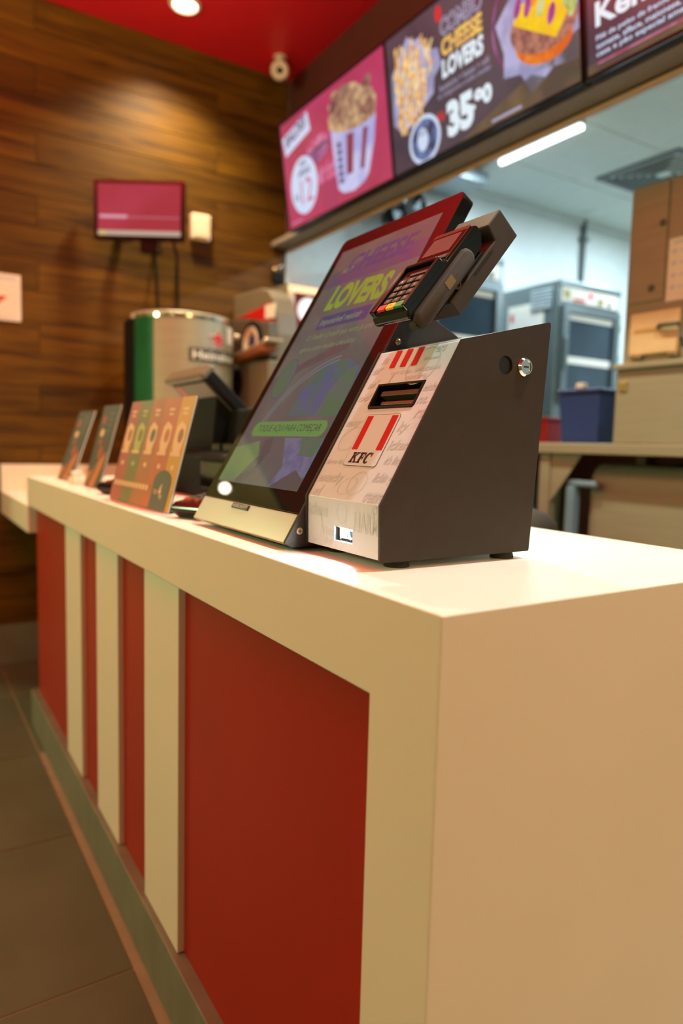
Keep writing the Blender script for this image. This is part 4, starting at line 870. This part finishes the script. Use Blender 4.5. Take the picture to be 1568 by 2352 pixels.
for sx, sy in ((1, 0), (-1, 0), (0, 1), (0, -1)):
    for k in range(6):
        ro = 0.255-0.038*k; ri = ro-0.030
        def vp(r, hw, zz): return (vcx+sx*r+sy*hw, vcy+sy*r+sx*hw, zz)
        qd = [vp(ro, -ro, ZK-0.012), vp(ro, ro, ZK-0.012), vp(ri, ri, ZK+0.008), vp(ri, -ri, ZK+0.008)]
        MB().loft(qd, [(a_, b_, c_+0.002) for a_, b_, c_ in qd]).build('slat', M['vent'], t)
MB().box(vx0+0.03, vx1-0.03, vy0+0.03, vy1-0.03, ZK+0.0105, ZK+0.0115).build('backing', M['blackmatt'], t)

def oven(label, yl, yr, ztop, zbot, paper):
    t = thing('holding_oven', label, 'oven', (2.95, (yl+yr)/2, 0), 'holding ovens along the kitchen wall')
    xf = 2.60; wd = yl-yr
    Fo = Fr((xf, yl, 0), (0, -1, 0), (0, 0, 1))
    MB().box(xf, XW-0.04, yl, yr, zbot, ztop).build('body', M['steelcool'], t, bevel=0.006)
    MB().fbox(Fo, 0.0, wd, ztop-0.03, ztop+0.006, 0, 0.012).build('top_lip', M['steelcool'], t, bevel=0.004)
    cp = MB().fbox(Fo, 0.03, wd-0.03, ztop-0.125, ztop-0.035, 0, 0.008).build('control_panel', M['paper'], t, bevel=0.002)
    for a0, a1, b0, b1, mn in ((0.04, 0.10, -0.105, -0.055, 'mustardp'), (0.13, 0.24, -0.115, -0.098, 'keyred'), (0.37, 0.42, -0.115, -0.075, 'mustardp'), (0.47, 0.50, -0.115, -0.09, 'ovenglass')):
        MB().fbox(Fo, a0, a1, ztop+b0, ztop+b1, 0.0083, 0.0105).build('label_plate', M[mn], cp)
    MB().lathe(Fr(Fo.p(0.295, ztop-0.068, 0.008), Fo.r, Fo.u), [(0.017, 0), (0.017, 0.005), (0.008, 0.01), (0, 0.011)], 16).build('indicator_lamp', LED, cp, smooth=True)
    fz0, fz1 = zbot+0.10, ztop-0.15
    dr = MB()
    for a0, a1, b0, b1 in ((0.025, 0.075, fz0, fz1), (wd-0.075, wd-0.025, fz0, fz1), (0.075, wd-0.075, fz0, fz0+0.05), (0.075, wd-0.075, fz1-0.045, fz1)): dr.fbox(Fo, a0, a1, b0, b1, 0.001, 0.035)
    do = dr.build('door', M['steelcool'], t)
    MB().fbox(Fo, 0.075, wd-0.075, fz0+0.05, fz1-0.045, 0.002, 0.014).build('door_glass', M['ovenglass'], do)
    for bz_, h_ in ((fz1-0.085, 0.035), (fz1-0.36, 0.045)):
        MB().fbox(Fo, 0.085, wd-0.085, bz_, bz_+h_, 0.0145, 0.018).build('reflection_bar', M['paper'], do, bevel=0.001, seg=1)  # pale bars put on the glass as tube reflections
    for bz_ in (fz1-0.12, fz1-0.32, fz0+0.1):
        MB().fbox(Fo, wd-0.022, wd-0.002, bz_, bz_+0.05, 0.001, 0.03).build('hinge', M['chrome'], t, bevel=0.004)
    MB().fbox(Fo, 0.03, 0.05, fz0+0.2, fz1-0.2, 0.036, 0.055).build('door_handle', M['steelcool'], do, bevel=0.005)
    for k in range(6):
        MB().box(xf+0.045, xf+0.22, yl+0.0005, yl+0.014, ztop-0.055-0.022*k, ztop-0.041-0.022*k).build('vent_louvre', M['palesteel'], t, bevel=0.004, seg=1)
    if paper:
        Fq = Fr((3.02, yl, 1.70), (-1, 0, 0), (0, 0, 1))
        pp = MB().fbox(Fq, 0, 0.31, 0, 0.385, 0.0005, 0.002).build('paper_chart', M['paper'], t)
        g_ = flat()
        for i in range(7): g_.frect(Fq, 0.02, 0.29, 0.33-0.045*i, 0.334-0.045*i, 0.0024, M['inkgrey'])
        for i in range(7): g_.frect(Fq, 0.02+0.044*i, 0.023+0.044*i, 0.05, 0.33, 0.0024, M['inkgrey'])
        g_.frect(Fq, 0.02, 0.05, 0.28, 0.335, 0.0028, M['keyred']); g_.build('chart_print', M['inkgrey'], pp)
    st = MB()
    for x in (xf+0.05, XW-0.12):
        for y in (yl-0.04, yr+0.04): MB().box(x-0.02, x+0.02, y-0.02, y+0.02, 0.0, zbot-0.0005).build('leg', M['bluesteel'], t, bevel=0.003, seg=1)
    MB().box(xf+0.03, XW-0.1, yl-0.03, yr+0.03, 0.35, 0.38).build('stand_shelf', M['bluesteel'], t, bevel=0.003)
M['mustardp'] = pmat('olive_label', (150, 140, 70), 0.5)
LED = emat('red_led', (255, 40, 90), 3.0)
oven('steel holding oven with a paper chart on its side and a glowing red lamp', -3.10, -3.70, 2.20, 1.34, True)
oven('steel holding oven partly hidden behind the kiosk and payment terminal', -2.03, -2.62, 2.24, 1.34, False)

t = thing('wall_conduit', 'dark vertical conduit pipe on the white kitchen wall', 'pipe', (XW, -4.12, 2.7))
MB().tube([(XW-0.022, -4.125, 0.0), (XW-0.022, -4.125, ZK-0.002)], 0.02, 12).build('pipe', M['vent'], t, smooth=True)
for z_ in (2.3, 2.75): MB().box(XW-0.045, XW-0.0005, -4.16, -4.09, z_, z_+0.03).build('strap', M['vent'], t, bevel=0.002)
MB().box(XW-0.05, XW-0.0005, -4.19, -4.06, 2.12, 2.22).build('junction_box', M['greydark'], t, bevel=0.004)
t = thing('wall_unit', 'small black round unit high on the white kitchen wall above the kiosk', 'wall unit', (XW, -2.25, 2.58))
FFn = Fr((3.10, -2.27, 2.58), (0, -1, 0), (0, 0, 1))
MB().lathe(FFn, [(0.10, -0.04), (0.145, -0.02), (0.15, 0.0), (0.145, 0.03), (0.13, 0.035), (0.125, 0.0), (0.04, -0.005), (0.04, 0.03), (0, 0.035)], 32).build('guard', M['blackmatt'], t, smooth=True, angle=40)
for k in range(4):
    a = math.pi/2*k+0.4
    MB().loft([FFn.p(0.04*math.cos(a), 0.04*math.sin(a), 0.012), FFn.p(0.12*math.cos(a-0.25), 0.12*math.sin(a-0.25), 0.006), FFn.p(0.12*math.cos(a+0.35), 0.12*math.sin(a+0.35), 0.022)],
              [FFn.p(0.04*math.cos(a), 0.04*math.sin(a), 0.015), FFn.p(0.12*math.cos(a-0.25), 0.12*math.sin(a-0.25), 0.009), FFn.p(0.12*math.cos(a+0.35), 0.12*math.sin(a+0.35), 0.025)]).build('blade', M['steelcool'], t)
MB().box(3.13, XW-0.0005, -2.31, -2.23, 2.54, 2.62).build('wall_arm', M['greydark'], t, bevel=0.006)
t = thing('ceiling_duct', 'pale steel duct box hanging from the kitchen ceiling above the wall fan', 'duct', (3.1, -2.68, ZK))
MB().box(2.95, XW-0.031, -2.80, -2.50, 2.80, ZK-0.036).build('casing', M['steelcool'], t, bevel=0.006)
MB().box(3.0, 3.05, -2.70, -2.60, ZK-0.036, ZK-0.001).build('hanger', M['steelcool'], t)

# stainless pass table
TY, TZ = -1.80, 1.17
t = thing('pass_table', 'stainless pass table with gusseted leg behind the counter', 'table', (0.5, -2.15, 0))
MB().box(2.03, 2.045, -1.87, -2.53, 0.281, 1.1285).build('added_dark_end', M['brown'], t, bevel=0.002)  # added dark sheet so the gap under the table reads dark
MB().box(-0.7, 2.06, TY, -2.55, TZ-0.041, TZ).build('tabletop', M['steel'], t, bevel=0.004)
for x in (1.505, 1.995, -0.6):
    MB().box(x-0.026, x+0.026, TY-0.02, TY-0.07, 0, TZ-0.0415).build('leg', M['steel'], t, bevel=0.006)
    MB().box(x-0.026, x+0.026, -2.46, -2.51, 0, TZ-0.0415).build('leg', M['steel'], t, bevel=0.006)
MB().yprism([(1.478, TZ-0.0415), (1.328, TZ-0.0415), (1.44, 0.975), (1.478, 0.93)], TY-0.03, TY-0.034).build('gusset', M['steel'], t, bevel=0.001)
MB().box(-0.6, 2.029, -2.512, -2.53, 0.281, 1.1285).build('added_dark_back', M['brown'], t, bevel=0.002)  # added dark sheet, hides the bright wall behind the table
MB().box(-0.6, 1.5, TY-0.05, -2.5, 0.25, 0.28).build('undershelf', M['steel'], t, bevel=0.003)
for x, y in ((1.385, -1.86), (1.615, -1.86)):
    MB().box(x-0.02, x+0.02, y-0.02, y+0.02, 0.0, 1.0 if x < 1.5 else 1.128).build('blue_upright', M['bluesteel'], t, bevel=0.004)
MB().box(1.272, 1.405, -1.845, -1.875, 1.0005, 1.026).build('blue_bar', M['bluesteel'], t, bevel=0.008)
t = thing('undercounter_cabinet', 'stainless cabinet with rounded top edge under the pass table', 'cabinet', (0.4, -2.2, 0.3))
pr_ = [(-1.90, 0.2805), (-2.45, 0.2805), (-2.45, 1.09), (-1.97, 1.09)]+[(-1.97+0.07*math.sin(math.radians(-a))*-1, 1.02+0.07*math.cos(math.radians(a))) for a in range(15, 91, 15)]
pr_ = [(-1.90, 0.2805), (-2.45, 0.2805), (-2.45, 1.09)]+[(-1.97+0.07*math.sin(math.radians(a)), 1.02+0.07*math.cos(math.radians(a))) for a in range(0, 91, 15)]
MB().xprism(pr_, -0.5, 1.33).build('body', M['steel'], t, smooth=True, angle=25)
MB().box(-0.48, 1.31, -1.897, -1.889, 0.32, 0.985).build('front_door', M['steel'], t, bevel=0.004)
MB().box(0.0, 0.5, -1.888, -1.87, 0.93, 0.95).build('door_handle', M['chrome'], t, bevel=0.004)
# tall stainless cabinet on the table
t = thing('tall_steel_cabinet', 'tall stainless cabinet with notices and hinged flap standing on the pass table', 'cabinet', (0.7, -2.1, TZ))
FCb = Fr((1.185, -1.83, TZ+0.001), (-1, 0, 0), (0, 0, 1))
MB().box(0.2, 1.185, -1.845, -2.42, TZ+0.290, 2.08).build('upper_body', M['steel'], t, bevel=0.004)
MB().box(0.18, 1.195, -1.83, -2.43, TZ+0.0005, TZ+0.268).build('lower_body', M['steel'], t, bevel=0.005)
MB().box(0.17, 1.20, -1.812, -2.43, TZ+0.2685, TZ+0.2895).build('ledge', M['steel'], t, bevel=0.004)
MB().fbox(FCb, 0.02, 0.150, 0.50, 0.90, -0.0145, -0.008).build('door_panel', M['steel'], t, bevel=0.003)
MB().fbox(FCb, 0.156, 0.60, 0.70, 0.90, -0.0145, -0.009).build('door_panel', M['steel'], t, bevel=0.003)
fl_ = MB().fbox(FCb, 0.035, 0.225, 0.315, 0.462, -0.0145, 0.002).build('hinged_flap', pmat('beige_flap', (214, 182, 136), 0.4), t, bevel=0.005)
MB().fbox(FCb, 0.055, 0.15, 0.392, 0.405, 0.0022, 0.004).build('tan_label', pmat('tan_label', (190, 140, 76), 0.5), fl_)
MB().tube([FCb.p(0.15, 0.405, 0.006), FCb.p(0.165, 0.407, 0.02), FCb.p(0.235, 0.405, 0.02), FCb.p(0.245, 0.36, 0.02), FCb.p(0.245, 0.33, 0.004)], 0.008, 10).build('pull_rod', M['greydark'], t, smooth=True)
for a in (0.055, 0.19): MB().fbox(FCb, a, a+0.035, 0.298, 0.312, -0.014, 0.01).build('hinge', M['chrome'], t, bevel=0.003)
MB().fbox(FCb, 0.16, 0.36, 0.49, 0.70, -0.0145, -0.0115).build('paper_notice', M['paper'], t)
nn = flat()
for k in range(4): nn.fell(FCb, 0.182, 0.655-0.04*k, 0.010, 0.008, -0.0112, M['inkgrey'], 12); nn.frect(FCb, 0.20, 0.33, 0.652-0.04*k, 0.658-0.04*k, -0.0112, M['inkgrey'])
nn.frect(FCb, 0.175, 0.3, 0.68, 0.69, -0.0112, M['inkgrey'])
nn.build('notice_print', M['inkgrey'], t)
MB().fbox(FCb, 0.008, 0.04, 0.19, 0.225, 0.0005, 0.006).build('latch', M['brass'], t, bevel=0.002)
for a, bb in ((0.135, 0.76), (0.105, 0.545)): MB().lathe(Fr(FCb.p(a, bb, -0.008), FCb.r, FCb.u), [(0.012, 0), (0.012, 0.004), (0.005, 0.008), (0, 0.0085)], 14).build('bolt', M['greydark'], t)
# bin and crate on the table
t = thing('storage_bin', 'navy blue plastic storage bin on the pass table beside the steel cabinet', 'bin', (1.45, -2.05, TZ))
x0, x1, y0, y1 = 1.345, 1.555, -1.94, -2.30
bn = MB(); bn.loft([(x0+.012, y0-.012, TZ+.001), (x1-.012, y0-.012, TZ+.001), (x1-.012, y1+.012, TZ+.001), (x0+.012, y1+.012, TZ+.001)], [(x0, y0, TZ+.205), (x1, y0, TZ+.205), (x1, y1, TZ+.205), (x0, y1, TZ+.205)])
bn.build('tub', M['bin'], t, bevel=0.008, seg=3)
rm = MB()
rm.box(x0-.008, x1+.008, y0+.008, y1-.008, TZ+.2055, TZ+.222); rm.build('rim', M['bin'], t, bevel=0.006)
MB().fbox(Fr((1.45, -1.94, TZ+0.235), (-1, 0, 0), (0, 0, 1)), -0.02, 0.02, -0.012, 0.012, -0.03, 0.0).build('clip', M['paper'], t, bevel=0.006)
t = thing('red_crate', 'red plastic crate on the pass table behind the navy bin', 'crate', (1.86, -2.24, TZ))
MB().box(1.76, 1.96, -2.12, -2.38, TZ+0.001, TZ+0.105).build('tub', M['redcrate'], t, bevel=0.006)
MB().box(1.752, 1.968, -2.112, -2.388, TZ+0.1055, TZ+0.122).build('rim', M['redcrate'], t, bevel=0.004)

# dark stool peeking over the counter's back edge
t = thing('bar_stool', 'black domed stool seat peeking over the back edge of the white counter', 'stool', (0.80, -0.95, 0))
US = up_frame(0.80, -0.95, 0)
MB().lathe(US, [(0.085, 0.905), (0.094, 0.93), (0.090, 0.955), (0.066, 0.978), (0.03, 0.990), (0, 0.993)], 36).build('seat', M['rubberdark'], t, smooth=True)
MB().lathe(US, [(0.025, 0.03), (0.025, 0.904)], 16).build('column', M['chrome'], t, smooth=True)
MB().lathe(US, [(0.19, 0.0), (0.185, 0.012), (0.03, 0.03), (0, 0.03)], 36).build('base', M['chrome'], t, smooth=True)
